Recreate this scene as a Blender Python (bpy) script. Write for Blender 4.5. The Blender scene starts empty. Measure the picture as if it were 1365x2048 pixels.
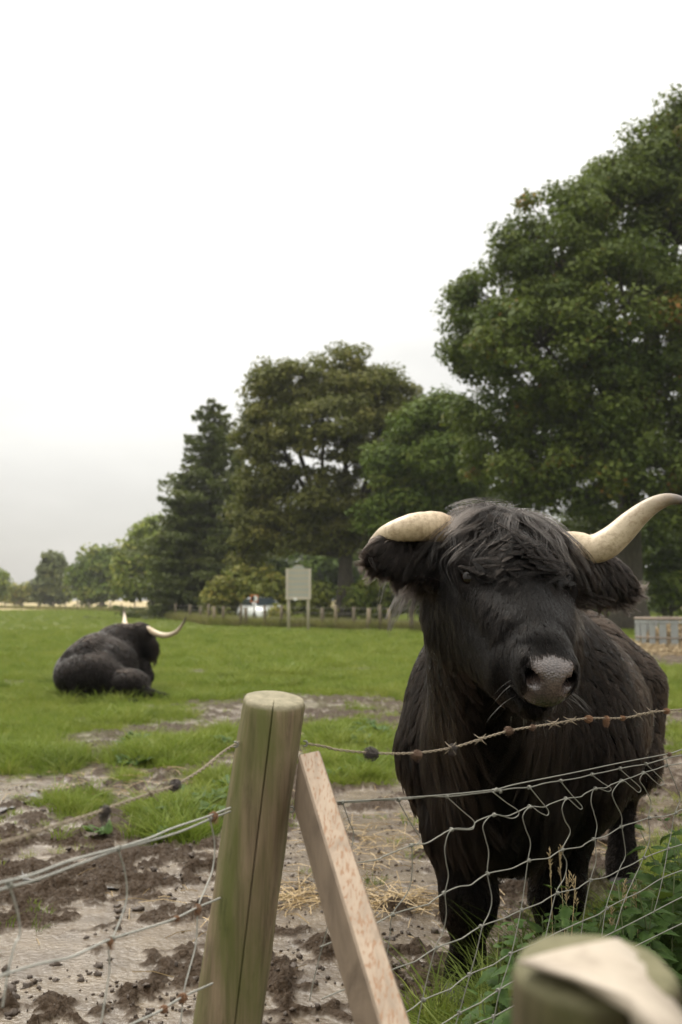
import bpy, math, random
import numpy as np
from mathutils import Vector, Matrix
from mathutils.kdtree import KDTree

random.seed(7)
rng = np.random.default_rng(7)
SC = bpy.context.scene
COL = SC.collection

# ------------------------------------------------------------------ camera
FPX = 1991.0            # focal length in photograph pixels (35 mm lens, portrait full frame)
HC = 1.30               # eye height
TILT = math.atan(176.0 / FPX)
cam_data = bpy.data.cameras.new('camera')
cam_data.sensor_fit = 'VERTICAL'
cam_data.sensor_height = 36.0
cam_data.sensor_width = 24.0
cam_data.lens = 35.0
cam_data.clip_start = 0.05
cam_data.clip_end = 5000.0
cam_data.dof.use_dof = True
cam_data.dof.focus_distance = 2.42
cam_data.dof.aperture_fstop = 4.4
cam = bpy.data.objects.new('camera', cam_data)
cam.location = (0, 0, HC)
cam.rotation_euler = (math.pi / 2 + TILT, 0, 0)
COL.objects.link(cam)
SC.camera = cam

# ------------------------------------------------------------------ overcast sky
SUN_EL, SUN_AZ = math.radians(52), math.radians(-35)     # azimuth from +Y, negative = left
world = bpy.data.worlds.new('World')
SC.world = world
world.use_nodes = True
wn, wl = world.node_tree.nodes, world.node_tree.links
wn.clear()
w_out = wn.new('ShaderNodeOutputWorld')
w_bg = wn.new('ShaderNodeBackground')
w_sky = wn.new('ShaderNodeTexSky')
w_sky.sky_type = 'NISHITA'
w_sky.sun_disc = False
w_sky.sun_elevation = SUN_EL
w_sky.sun_rotation = SUN_AZ
w_sky.dust_density = 3.0
w_skys = wn.new('ShaderNodeVectorMath'); w_skys.operation = 'SCALE'; w_skys.inputs['Scale'].default_value = 0.10
w_co = wn.new('ShaderNodeTexCoord')
w_sep = wn.new('ShaderNodeSeparateXYZ')
w_map = wn.new('ShaderNodeMapping'); w_map.inputs['Scale'].default_value = (1.0, 1.0, 3.2)
w_noi = wn.new('ShaderNodeTexNoise'); w_noi.inputs['Scale'].default_value = 1.7
w_noi.inputs['Detail'].default_value = 5.0; w_noi.inputs['Roughness'].default_value = 0.5
w_grad = wn.new('ShaderNodeMapRange')                      # overcast vault: zenith about 3x the horizon
w_grad.inputs['From Min'].default_value = 0.0; w_grad.inputs['From Max'].default_value = 1.0
w_grad.inputs['To Min'].default_value = 0.385; w_grad.inputs['To Max'].default_value = 1.95
w_cl = wn.new('ShaderNodeMapRange')
w_cl.inputs['From Min'].default_value = 0.30; w_cl.inputs['From Max'].default_value = 0.70
w_cl.inputs['To Min'].default_value = 0.68; w_cl.inputs['To Max'].default_value = 1.18
w_mul = wn.new('ShaderNodeMath'); w_mul.operation = 'MULTIPLY'
w_col = wn.new('ShaderNodeVectorMath'); w_col.operation = 'SCALE'
w_col.inputs[0].default_value = (1.0, 0.98, 0.925)
w_mix = wn.new('ShaderNodeMix'); w_mix.data_type = 'RGBA'; w_mix.inputs['Factor'].default_value = 0.93
wl.new(w_co.outputs['Generated'], w_sep.inputs[0])
wl.new(w_co.outputs['Generated'], w_map.inputs['Vector'])
wl.new(w_map.outputs[0], w_noi.inputs['Vector'])
w_pow = wn.new('ShaderNodeMath'); w_pow.operation = 'POWER'; w_pow.use_clamp = True; w_pow.inputs[1].default_value = 1.7
w_max = wn.new('ShaderNodeMath'); w_max.operation = 'MAXIMUM'; w_max.inputs[1].default_value = 0.0
wl.new(w_sep.outputs['Z'], w_max.inputs[0]); wl.new(w_max.outputs[0], w_pow.inputs[0])
wl.new(w_pow.outputs[0], w_grad.inputs['Value'])
wl.new(w_noi.outputs['Fac'], w_cl.inputs['Value'])
wl.new(w_grad.outputs[0], w_mul.inputs[0]); wl.new(w_cl.outputs[0], w_mul.inputs[1])
wl.new(w_mul.outputs[0], w_col.inputs['Scale'])
wl.new(w_sky.outputs[0], w_skys.inputs[0])
wl.new(w_skys.outputs[0], w_mix.inputs['A']); wl.new(w_col.outputs[0], w_mix.inputs['B'])
wl.new(w_mix.outputs['Result'], w_bg.inputs['Color'])
w_bg.inputs['Strength'].default_value = 1.0
wl.new(w_bg.outputs[0], w_out.inputs[0])

sun_data = bpy.data.lights.new('sun', 'SUN')
sun_data.energy = 1.5
sun_data.angle = math.radians(30)
sun_data.color = (1.0, 0.95, 0.86)
sun = bpy.data.objects.new('sun', sun_data)
sun_dir = Vector((math.sin(SUN_AZ) * math.cos(SUN_EL), math.cos(SUN_AZ) * math.cos(SUN_EL), math.sin(SUN_EL)))
sun.rotation_euler = (-sun_dir).to_track_quat('-Z', 'Y').to_euler()
sun.location = sun_dir * 100
COL.objects.link(sun)

SC.view_settings.view_transform = 'Standard'
SC.view_settings.look = 'None'
SC.view_settings.exposure = 0.95
SC.view_settings.gamma = 1.0
SC.cycles.use_denoising = True
SC.cycles.max_bounces = 6
SC.cycles.diffuse_bounces = 3
SC.cycles.glossy_bounces = 3
SC.cycles.transmission_bounces = 4
SC.cycles.transparent_max_bounces = 4

# ------------------------------------------------------------------ helpers
_FW = np.array([0, math.cos(TILT), math.sin(TILT)])
_UP = np.array([0, -math.sin(TILT), math.cos(TILT)])


def ray(px, py):
    u, v = (px - 682.5) / FPX, (1024.0 - py) / FPX
    return np.array([u, 0, 0]) + _UP * v + _FW


def P(px, py, Y):
    """the point at distance Y (along the ground) that the photograph shows at (px, py)"""
    d = ray(px, py)
    return np.array([0, 0, HC]) + d * (Y / d[1])


def G(px, py, z=0.0):
    d = ray(px, py)
    return np.array([0, 0, HC]) + d * ((z - HC) / d[2])


def project(p):
    q = np.asarray(p, float) - np.array([0, 0, HC])
    d = np.maximum(q @ _FW, 1e-3)
    return 682.5 + FPX * q[..., 0] / d, 1024 - FPX * (q @ _UP) / d


def _hash(i, j, k, seed):
    h = (i.astype(np.int64) * 374761393 + j.astype(np.int64) * 668265263 + k.astype(np.int64) * 2147483647 + seed * 974711) & 0xffffffff
    h = ((h ^ (h >> 13)) * 1274126177) & 0xffffffff
    h = (h ^ (h >> 16)) & 0xffffffff
    return h.astype(np.float64) / 2147483648.0 - 1.0


def vnoise(p, seed=0):
    p = np.asarray(p, float)
    i = np.floor(p); f = p - i
    f = f * f * f * (f * (f * 6 - 15) + 10)
    i = i.astype(np.int64)
    x, y, z = i[..., 0], i[..., 1], i[..., 2]
    fx, fy, fz = f[..., 0], f[..., 1], f[..., 2]
    def h(a, b, c): return _hash(x + a, y + b, z + c, seed)
    x00 = h(0, 0, 0) * (1 - fx) + h(1, 0, 0) * fx
    x10 = h(0, 1, 0) * (1 - fx) + h(1, 1, 0) * fx
    x01 = h(0, 0, 1) * (1 - fx) + h(1, 0, 1) * fx
    x11 = h(0, 1, 1) * (1 - fx) + h(1, 1, 1) * fx
    return (x00 * (1 - fy) + x10 * fy) * (1 - fz) + (x01 * (1 - fy) + x11 * fy) * fz


def fbm(p, octaves=4, seed=0, gain=0.5):
    p = np.asarray(p, float)
    a, s, t = 1.0, 0.0, 0.0
    for o in range(octaves):
        s = s + a * vnoise(p * (2.03 ** o) + 17.3 * o, seed + o)
        t += a
        a *= gain
    return s / t


def noise2(x, y, scale, octaves=4, seed=0, gain=0.5):
    return fbm(np.stack([x * scale, y * scale, np.zeros_like(x) + 0.37], -1), octaves, seed, gain)


def smooth(a, b, x):
    t = np.clip((x - a) / (b - a), 0, 1)
    return t * t * (3 - 2 * t)


def unit(a): return a / (np.linalg.norm(a, axis=-1, keepdims=True) + 1e-12)


def tag(o, label=None, cat=None, group=None, kind=None):
    if label: o['label'] = label
    if cat: o['category'] = cat
    if group: o['group'] = group
    if kind: o['kind'] = kind
    return o


def empty(name, loc=(0, 0, 0)):
    o = bpy.data.objects.new(name, None)
    o.empty_display_size = 0.1
    o.location = loc
    COL.objects.link(o)
    return o


def link(name, me, mat=None, parent=None, shade=True):
    o = bpy.data.objects.new(name, me)
    COL.objects.link(o)
    if mat is not None and not me.materials:
        me.materials.append(mat)
    if parent is not None:
        o.parent = parent
        o.matrix_parent_inverse = Matrix.Translation(parent.location).inverted()
    return o


def mesh(name, verts, faces, smooth_shade=True):
    """numpy vertices and an (n, k) face array or a list of faces"""
    me = bpy.data.meshes.new(name)
    verts = np.asarray(verts, np.float32)
    if isinstance(faces, np.ndarray) and faces.ndim == 2:
        n, k = faces.shape
        me.vertices.add(len(verts)); me.vertices.foreach_set('co', verts.ravel())
        me.loops.add(n * k); me.loops.foreach_set('vertex_index', faces.astype(np.int32).ravel())
        me.polygons.add(n)
        me.polygons.foreach_set('loop_start', np.arange(0, n * k, k, dtype=np.int32))
        me.update(calc_edges=True)
        me.validate()
    else:
        me.from_pydata([tuple(map(float, v)) for v in verts], [], [tuple(int(i) for i in f) for f in faces])
        me.update()
    me.polygons.foreach_set('use_smooth', np.full(len(me.polygons), smooth_shade, dtype=bool))
    return me


def vattr(me, name, vals):
    a = me.attributes.new(name, 'FLOAT', 'POINT')
    a.data.foreach_set('value', np.asarray(vals, np.float32))


def vcolor(me, name, cols):
    a = me.attributes.new(name, 'FLOAT_COLOR', 'POINT')
    c = np.ones((len(cols), 4), np.float32); c[:, :3] = cols
    a.data.foreach_set('color', c.ravel())


def tube_data(pts, rad, sides=8, cap=True, base=0):
    pts = np.asarray(pts, float)
    n = len(pts)
    rad = np.full(n, rad) if np.isscalar(rad) else np.asarray(rad, float)
    tan = np.gradient(pts, axis=0)
    tan /= np.linalg.norm(tan, axis=1)[:, None] + 1e-12
    ref = np.array([0.0, 0, 1]) if abs(tan[0][2]) < 0.9 else np.array([1.0, 0, 0])
    u = np.cross(tan[0], ref); u /= np.linalg.norm(u)
    V = []
    ang = np.linspace(0, 2 * math.pi, sides, endpoint=False)
    for i in range(n):
        u = u - tan[i] * (u @ tan[i]); u /= np.linalg.norm(u) + 1e-12
        w = np.cross(tan[i], u)
        V.append(pts[i] + rad[i] * (np.cos(ang)[:, None] * u + np.sin(ang)[:, None] * w))
    V = np.concatenate(V)
    F = []
    for i in range(n - 1):
        a, b = base + i * sides, base + (i + 1) * sides
        for k in range(sides):
            k2 = (k + 1) % sides
            F.append((a + k, a + k2, b + k2, b + k))
    if cap:
        F.append(tuple(base + k for k in range(sides))[::-1])
        F.append(tuple(base + (n - 1) * sides + k for k in range(sides)))
    return V, F


def tube(name, pts, rad, mat, parent=None, sides=8):
    V, F = tube_data(pts, rad, sides)
    return link(name, mesh(name, V, F), mat, parent)


def spline(pts, n):
    """Catmull-Rom through pts, n samples"""
    pts = np.asarray(pts, float)
    p = np.vstack([2 * pts[0] - pts[1], pts, 2 * pts[-1] - pts[-2]])
    seg = np.linalg.norm(np.diff(pts, axis=0), axis=1)
    cum = np.concatenate([[0], np.cumsum(seg)])
    s = np.linspace(0, cum[-1], n)
    k = np.clip(np.searchsorted(cum, s, side='right') - 1, 0, len(pts) - 2)
    t = ((s - cum[k]) / np.maximum(seg[k], 1e-9))[:, None]
    a, b, c, d = p[k], p[k + 1], p[k + 2], p[k + 3]
    return 0.5 * (2 * b + (c - a) * t + (2 * a - 5 * b + 4 * c - d) * t * t + (3 * b - a - 3 * c + d) * t ** 3)


class NT:
    """small helper for node materials"""
    def __init__(self, name):
        self.m = bpy.data.materials.new(name); self.m.use_nodes = True
        self.n, self.l = self.m.node_tree.nodes, self.m.node_tree.links
        self.n.clear()
        self.out = self.n.new('ShaderNodeOutputMaterial')
    def add(self, t, ins=None, **props):
        x = self.n.new(t)
        for k, v in props.items(): setattr(x, k, v)
        for k, v in (ins or {}).items():
            if hasattr(v, 'is_linked') or hasattr(v, 'links'): self.l.new(v, x.inputs[k])
            else: x.inputs[k].default_value = v
        return x
    def coord(self, which='Object', scale=(1, 1, 1)):
        c = self.add('ShaderNodeTexCoord')
        return self.add('ShaderNodeMapping', {'Vector': c.outputs[which], 'Scale': scale}).outputs[0]
    def noise(self, vec, scale, detail=4, rough=0.55, dist=0.0):
        return self.add('ShaderNodeTexNoise', {'Vector': vec, 'Scale': scale, 'Detail': detail, 'Roughness': rough, 'Distortion': dist}).outputs['Fac']
    def ramp(self, fac, stops):
        r = self.add('ShaderNodeValToRGB', {'Fac': fac})
        e = r.color_ramp.elements
        while len(e) > 1: e.remove(e[-1])
        for i, (p, c) in enumerate(stops):
            if not hasattr(c, '__len__'): c = (c, c, c)
            x = e[0] if i == 0 else e.new(p)
            x.position = p; x.color = (*c, 1)
        return r.outputs['Color']
    def mix(self, fac, a, b, blend='MIX'):
        x = self.n.new('ShaderNodeMix'); x.data_type = 'RGBA'; x.blend_type = blend
        for k, v in (('Factor', fac), ('A', a), ('B', b)):
            if hasattr(v, 'links'): self.l.new(v, x.inputs[k])
            elif k == 'Factor': x.inputs[k].default_value = v
            else: x.inputs[k].default_value = (*v, 1) if len(v) == 3 else v
        return x.outputs['Result']
    def math(self, op, a, b=0.0, clamp=False):
        x = self.add('ShaderNodeMath', {0: a, 1: b}, operation=op); x.use_clamp = clamp
        return x.outputs[0]
    def attr(self, name, out='Fac'):
        return self.add('ShaderNodeAttribute', attribute_name=name).outputs[out]
    def bump(self, h, strength=0.5, dist=0.01, normal=None):
        ins = {'Height': h, 'Strength': strength, 'Distance': dist}
        if normal is not None: ins['Normal'] = normal
        return self.add('ShaderNodeBump', ins).outputs[0]
    def principled(self, **ins):
        x = self.n.new('ShaderNodeBsdfPrincipled')
        for k, v in ins.items():
            k = k.replace('_', ' ')
            if hasattr(v, 'links'): self.l.new(v, x.inputs[k])
            else: x.inputs[k].default_value = (*v, 1) if (hasattr(v, '__len__') and len(v) == 3 and 'Color' in k) else v
        self.l.new(x.outputs[0], self.out.inputs['Surface'])
        return self.m


# ------------------------------------------------------------------ materials
def mat_leaf(name, c0, c1, c2, transl=0.22, rough=0.55, mid=0.55):
    t = NT(name)
    f = t.attr('tint')
    col = t.ramp(f, [(0.0, c0), (mid, c1), (1.0, c2)])
    p = t.n.new('ShaderNodeBsdfPrincipled')
    t.l.new(col, p.inputs['Base Color']); p.inputs['Roughness'].default_value = rough
    p.inputs['Specular IOR Level'].default_value = 0.12
    tr = t.n.new('ShaderNodeBsdfTranslucent')
    t.l.new(t.mix(0.5, col, (0.20, 0.26, 0.03)), tr.inputs['Color'])
    mx = t.n.new('ShaderNodeMixShader'); mx.inputs[0].default_value = transl
    t.l.new(p.outputs[0], mx.inputs[1]); t.l.new(tr.outputs[0], mx.inputs[2])
    t.l.new(mx.outputs[0], t.out.inputs['Surface'])
    return t.m


def mat_grass(name, c0, c1, c2):
    t = NT(name)
    r = t.add('ShaderNodeObjectInfo').outputs['Random']
    h = t.attr('tip')
    col = t.ramp(r, [(0.0, c0), (0.5, c1), (1.0, c2)])
    wh = t.add('ShaderNodeObjectInfo').outputs['Location']
    col = t.mix(t.ramp(t.noise(wh, 0.55, 4, 0.6), [(0.46, 0.0), (0.70, 0.65)]), col, (0.25, 0.265, 0.050))
    col = t.mix(t.ramp(t.noise(wh, 1.7, 3, 0.6), [(0.52, 0.0), (0.70, 0.6)]), col, (0.05, 0.09, 0.014))
    col = t.mix(t.math('MULTIPLY', h, 0.45), col, (0.19, 0.225, 0.055))
    p = t.n.new('ShaderNodeBsdfPrincipled')
    t.l.new(col, p.inputs['Base Color']); p.inputs['Roughness'].default_value = 0.5
    p.inputs['Specular IOR Level'].default_value = 0.12
    tr = t.n.new('ShaderNodeBsdfTranslucent'); t.l.new(col, tr.inputs['Color'])
    mx = t.n.new('ShaderNodeMixShader'); mx.inputs[0].default_value = 0.35
    t.l.new(p.outputs[0], mx.inputs[1]); t.l.new(tr.outputs[0], mx.inputs[2])
    t.l.new(mx.outputs[0], t.out.inputs['Surface'])
    return t.m


def mat_bark(name, c0=(0.035, 0.028, 0.02), c1=(0.10, 0.085, 0.06)):
    t = NT(name)
    v = t.coord('Object', (3, 3, 0.7))
    n = t.noise(v, 4.0, 6, 0.65)
    return t.principled(Base_Color=t.ramp(n, [(0.3, c0), (0.75, c1)]), Roughness=0.9, Normal=t.bump(n, 0.8, 0.06))


def mat_plain(name, col, rough=0.6, metal=0.0, var=0.25, scale=20.0, bump=0.0, spec=0.5):
    t = NT(name)
    n = t.noise(t.coord(), scale, 5, 0.6)
    c = t.mix(n, tuple(x * (1 - var) for x in col), tuple(min(1, x * (1 + var)) for x in col))
    kw = dict(Base_Color=c, Roughness=rough, Metallic=metal, Specular_IOR_Level=spec)
    if bump: kw['Normal'] = t.bump(n, 0.6, bump)
    return t.principled(**kw)

# ------------------------------------------------------------------ ground: mud by the fence, pasture beyond
_edge_x = [-400, 0, 130, 230, 350, 480, 620, 800, 1000, 1365, 1800]
_edge_y = [1500, 1510, 1505, 1465, 1425, 1405, 1400, 1402, 1410, 1420, 1420]
_plus = [(330, 1500, 120, 50, 1.0), (420, 1475, 70, 34, 0.9), (440, 1590, 60, 42, 1.0), (345, 1650, 95, 44, 1.0), (165, 1615, 75, 26, 0.75),
         (80, 1520, 90, 30, 0.7), (250, 1555, 45, 18, 0.45), (700, 1480, 105, 42, 0.85), (720, 1545, 110, 32, 0.8), (1350, 1380, 60, 50, 1.0),
         (1360, 1480, 40, 30, 0.6), (1250, 1900, 230, 130, 0.45), (1000, 2000, 130, 75, 0.5), (900, 2060, 120, 50, 0.7), (1365, 1740, 110, 80, 0.6)]
_minus = [(335, 1462, 95, 18, 0.9), (200, 1478, 80, 16, 0.8), (395, 1346, 26, 5, 1.0), (20, 1366, 45, 7, 0.7), (660, 1352, 40, 6, 0.7), (150, 1440, 60, 8, 0.5),
          (500, 1428, 130, 26, 0.9), (660, 1406, 190, 14, 0.75), (400, 1405, 60, 8, 0.6), (700, 1340, 90, 5, 0.45), (560, 1310, 60, 4, 0.4), (450, 1450, 60, 16, 0.6), (1340, 1315, 70, 22, 1.0)]


def grass_mask(x, y):
    p = np.stack([x, y, np.zeros_like(x)], -1)
    px, py = project(p)
    front = y > 0.6
    n = noise2(x, y, 0.9, 4, 5)
    n2 = noise2(x, y, 3.1, 3, 9)
    e = np.interp(px, _edge_x, _edge_y)
    n3 = noise2(x, y, 7.5, 3, 15)
    g = smooth(30, -26, (py - e) + 70 * n + 40 * n2 + 24 * n3)
    for cx, cy, rx, ry, s in _plus:
        d = np.sqrt(((px - cx) / rx) ** 2 + ((py - cy) / ry) ** 2)
        g = np.maximum(g, s * smooth(1.2, 0.5, d + 0.55 * n2 + 0.35 * n + 0.35 * n3))
    for cx, cy, rx, ry, s in _minus:
        d = np.sqrt(((px - cx) / rx) ** 2 + ((py - cy) / ry) ** 2)
        g = g * (1 - s * smooth(1.2, 0.6, d + 0.45 * n2))
    far = np.hypot(x, y) > 9
    return np.where(front, g, np.where(far, 1.0, 0.5 + 0.5 * n))


_prints = []
_r = np.random.default_rng(21)
for _ in range(420):
    rr = 2.6 + 11.0 * _r.random() ** 1.3
    aa = math.radians(_r.uniform(-23, 23))
    _prints.append((rr * math.sin(aa), rr * math.cos(aa), _r.uniform(0.055, 0.095), _r.uniform(0.025, 0.05), _r.uniform(0, math.pi)))


def slurry_mask(x, y):
    px, py = project(np.stack([x, y, np.zeros_like(x)], -1))
    s = np.zeros_like(x)
    for cx, cy, rx, ry in ((230, 1960, 330, 190), (700, 1800, 250, 190), (420, 1740, 160, 80), (900, 1700, 200, 120), (40, 1610, 60, 30)):
        s = np.maximum(s, smooth(1.2, 0.5, np.sqrt(((px - cx) / rx) ** 2 + ((py - cy) / ry) ** 2)))
    return np.where(y > 0.6, s, 0.4)


def ground_height(x, y, full=False):
    r = np.hypot(x, y)
    g = grass_mask(x, y)
    near = smooth(40, 12, r)
    base = 0.03 * noise2(x, y, 0.35, 2, 3) * near + 0.012 * noise2(x, y, 1.6, 3, 4) * near
    clod = (1 - g) * near
    s = slurry_mask(x, y)
    a = noise2(x, y, 2.6, 3, 30)
    churn = smooth(-0.08, 0.34, 0.8 * noise2(x, y, 1.2, 3, 31) + 0.7 * noise2(x, y, 4.5, 3, 32) + 0.16 * (1 - s))
    b1 = 1 - 2.4 * np.abs(noise2(x, y, 8.0, 3, 33, 0.6))
    b2 = 1 - 2.4 * np.abs(noise2(x, y, 19.0, 3, 35, 0.6))
    fine = noise2(x, y, 46.0, 3, 37, 0.65)
    h = clod * (churn * (0.036 * b1 + 0.026 * b2 + 0.014 * fine) - 0.012 + 0.016 * a)
    m = (r < 15) & (g < 0.8)
    if m.any():
        hx, hy, acc = x[m], y[m], np.zeros(m.sum())
        for qx, qy, qr, qd, qa in _prints:
            near_q = (np.abs(hx - qx) < 0.2) & (np.abs(hy - qy) < 0.2)
            if not near_q.any(): continue
            dx, dy = hx[near_q] - qx, hy[near_q] - qy
            u = (dx * math.cos(qa) + dy * math.sin(qa)) / 1.25
            v = -dx * math.sin(qa) + dy * math.cos(qa)
            d = np.hypot(u, v) / qr
            acc[near_q] += -qd * smooth(1.0, 0.55, d) + 0.35 * qd * np.exp(-((d - 1.2) / 0.22) ** 2)
        h[m] += acc * (1 - g[m])
    level = -0.006 + 0.012 * s + 0.008 * noise2(x, y, 0.7, 2, 41)
    k = 0.004
    d = h - level
    lifted = level + k * np.log1p(np.exp(np.clip(d / k, -30, 30)))
    h2 = np.where(g < 0.7, lifted * (1 - g) + h * g, h)
    wet = smooth(0.013, -0.004, d) * (1 - g) * near
    z = base + h2 + g * 0.015 * near + 0.0022 * wet * noise2(x, y, 45.0, 3, 43)
    if full: return z, g, wet
    return z


def make_ground():
    fine = np.radians(np.arange(-25, 25.001, 0.115))
    coarse = np.radians(np.arange(30, 331, 5.0))
    ang = np.concatenate([fine, coarse])
    rad = [0.0, 0.6, 1.2, 1.9, 2.6]
    while rad[-1] < 6: rad.append(rad[-1] * 1.0034)
    while rad[-1] < 13: rad.append(rad[-1] * 1.0065)
    while rad[-1] < 60: rad.append(rad[-1] * 1.02)
    while rad[-1] < 1500: rad.append(rad[-1] * 1.08)
    rad = np.array(rad[1:])
    A, R = np.meshgrid(ang, rad)
    x, y = (R * np.sin(A)).ravel(), (R * np.cos(A)).ravel()
    z, g, wet = ground_height(x, y, True)
    na, nr = len(ang), len(rad)
    V = np.concatenate([np.stack([x, y, z], -1), [[0, 0, 0]]])
    idx = np.arange(na * nr).reshape(nr, na)
    nxt = np.roll(idx, -1, axis=1)
    F = np.stack([idx[:-1], idx[1:], nxt[1:], nxt[:-1]], -1).reshape(-1, 4)[:, ::-1]
    centre = len(V) - 1
    fan = np.stack([np.full(na, centre), nxt[0], idx[0], idx[0]], -1)
    me = mesh('ground', V, np.concatenate([F]))
    me2 = me
    vattr(me2, 'grass', np.append(g, 0.5)); vattr(me2, 'wet', np.append(wet, 0))
    px, py = project(V)
    rr = np.hypot(V[:, 0], V[:, 1])
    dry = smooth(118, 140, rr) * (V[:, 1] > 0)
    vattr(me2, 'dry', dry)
    return me2


t = NT('mud_and_pasture')
gv = t.coord('Object')
n_big = t.noise(gv, 1.3, 5, 0.6)
n_mid = t.noise(gv, 9.0, 6, 0.65)
n_fin = t.noise(gv, 70.0, 5, 0.7)
mud = t.ramp(n_mid, [(0.25, (0.018, 0.009, 0.004)), (0.55, (0.044, 0.025, 0.012)), (0.8, (0.090, 0.056, 0.029))])
mud = t.mix(t.math('MULTIPLY', n_big, 0.35), mud, (0.070, 0.045, 0.025))
mud = t.mix(0.5, mud, t.ramp(n_fin, [(0.3, (0.030, 0.018, 0.009)), (0.7, (0.085, 0.056, 0.032))]))
slurry = t.ramp(t.noise(gv, 5.0, 6, 0.6), [(0.30, (0.060, 0.041, 0.024)), (0.52, (0.112, 0.082, 0.050)), (0.75, (0.180, 0.138, 0.090))])
slurry = t.mix(t.math('MULTIPLY', n_fin, 0.28), slurry, (0.075, 0.052, 0.034))
col = t.mix(t.attr('wet'), mud, slurry)
sward = t.ramp(t.noise(gv, 2.2, 5, 0.6), [(0.3, (0.080, 0.100, 0.018)), (0.55, (0.130, 0.160, 0.028)), (0.8, (0.180, 0.175, 0.050))])
sward = t.mix(t.ramp(t.noise(gv, 40.0, 4, 0.7), [(0.4, 0.0), (0.7, 0.6)]), sward, (0.045, 0.045, 0.018))
col = t.mix(t.attr('grass'), col, sward)
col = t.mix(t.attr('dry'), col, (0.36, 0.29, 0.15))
rough = t.ramp(t.attr('wet'), [(0.0, 0.62), (1.0, 0.22)])
rough = t.mix(t.ramp(n_mid, [(0.45, 0.0), (0.75, 0.6)]), rough, (0.42, 0.42, 0.42))
rough = t.mix(t.attr('grass'), rough, (0.85, 0.85, 0.85))
bh = t.math('ADD', t.math('MULTIPLY', n_fin, 0.9), t.math('MULTIPLY', t.noise(gv, 220.0, 3, 0.6), 0.4))
bh = t.math('ADD', bh, t.math('MULTIPLY', t.add('ShaderNodeTexVoronoi', {'Vector': gv, 'Scale': 55.0}).outputs['Distance'], -0.8))
bst = t.ramp(t.attr('wet'), [(0.0, 0.9), (0.9, 0.30)])
MUD = t.principled(Base_Color=col, Roughness=rough, Normal=t.bump(bh, bst, 0.018), Specular_IOR_Level=t.math('ADD', t.math('MULTIPLY', t.attr('wet'), 0.32), 0.16))
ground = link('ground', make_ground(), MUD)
tag(ground, 'muddy trampled earth by the fence running out into green pasture', 'ground', kind='structure')


# ------------------------------------------------------------------ instanced grass (uncountable)
def blade_set(n, h0, h1, spread, width, lean, seed, segs=3):
    r = np.random.default_rng(seed)
    V, F, T = [], [], []
    for _ in range(n):
        a = r.uniform(0, 2 * math.pi); d = spread * math.sqrt(r.random())
        b = np.array([d * math.cos(a), d * math.sin(a), -0.01])
        h = r.uniform(h0, h1)
        la = a + r.normal(0, 0.7); ln = lean * r.uniform(0.3, 1.4) * h
        dr = np.array([math.cos(la), math.sin(la), 0])
        wv = np.array([-dr[1], dr[0], 0]) * width * r.uniform(0.7, 1.3)
        yaw = r.uniform(0, math.pi)
        wv = np.array([math.cos(yaw), math.sin(yaw), 0]) * np.linalg.norm(wv)
        base = len(V)
        for s in range(segs + 1):
            u = s / segs
            c = b + dr * ln * u ** 2 + np.array([0, 0, h * u * (1 - 0.25 * lean * u)])
            if s == segs: V.append(c); T.append(1.0)
            else:
                ww = wv * (1 - 0.55 * u)
                V += [c - ww, c + ww]; T += [u, u]
        for s in range(segs - 1):
            q = base + 2 * s
            F.append((q, q + 1, q + 3, q + 2))
        q = base + 2 * (segs - 1)
        F.append((q, q + 1, q + 2))
    me = mesh('grass_blades', V, F)
    vattr(me, 'tip', T)
    return me


def instancer(name, pts, scale, idx, variants, mat, label, tilt=0.15, seed=1):
    r = np.random.default_rng(seed)
    n = len(pts)
    me = bpy.data.meshes.new(name)
    me.vertices.add(n); me.vertices.foreach_set('co', np.asarray(pts, np.float32).ravel())
    a = me.attributes.new('rot', 'FLOAT_VECTOR', 'POINT')
    a.data.foreach_set('vector', np.stack([r.normal(0, tilt, n), r.normal(0, tilt, n), r.uniform(0, 6.28, n)], -1).astype(np.float32).ravel())
    vattr(me, 'size', scale)
    a = me.attributes.new('pick', 'INT', 'POINT'); a.data.foreach_set('value', np.asarray(idx, np.int32))
    ob = link(name, me)
    ng = bpy.data.node_groups.new(name, 'GeometryNodeTree')
    ng.interface.new_socket('Geometry', in_out='INPUT', socket_type='NodeSocketGeometry')
    ng.interface.new_socket('Geometry', in_out='OUTPUT', socket_type='NodeSocketGeometry')
    N, L = ng.nodes, ng.links
    gi, go = N.new('NodeGroupInput'), N.new('NodeGroupOutput')
    iop = N.new('GeometryNodeInstanceOnPoints')
    join = N.new('GeometryNodeJoinGeometry')
    for vme in reversed(variants):
        vme.materials.append(mat)
        vo = bpy.data.objects.new(name + '_clump', vme)
        oi = N.new('GeometryNodeObjectInfo'); oi.inputs['Object'].default_value = vo
        oi.inputs['As Instance'].default_value = True
        L.new(oi.outputs['Geometry'], join.inputs[0])
    def na(nm, ty):
        x = N.new('GeometryNodeInputNamedAttribute'); x.data_type = ty; x.inputs['Name'].default_value = nm
        return x.outputs[0]
    L.new(gi.outputs[0], iop.inputs['Points'])
    L.new(join.outputs[0], iop.inputs['Instance'])
    iop.inputs['Pick Instance'].default_value = True
    L.new(na('pick', 'INT'), iop.inputs['Instance Index'])
    e2r = N.new('FunctionNodeEulerToRotation'); L.new(na('rot', 'FLOAT_VECTOR'), e2r.inputs[0])
    L.new(e2r.outputs[0], iop.inputs['Rotation'])
    L.new(na('size', 'FLOAT'), iop.inputs['Scale'])
    L.new(iop.outputs[0], go.inputs[0])
    md = ob.modifiers.new('scatter', 'NODES'); md.node_group = ng
    tag(ob, label, 'grass', kind='stuff')
    return ob


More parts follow.
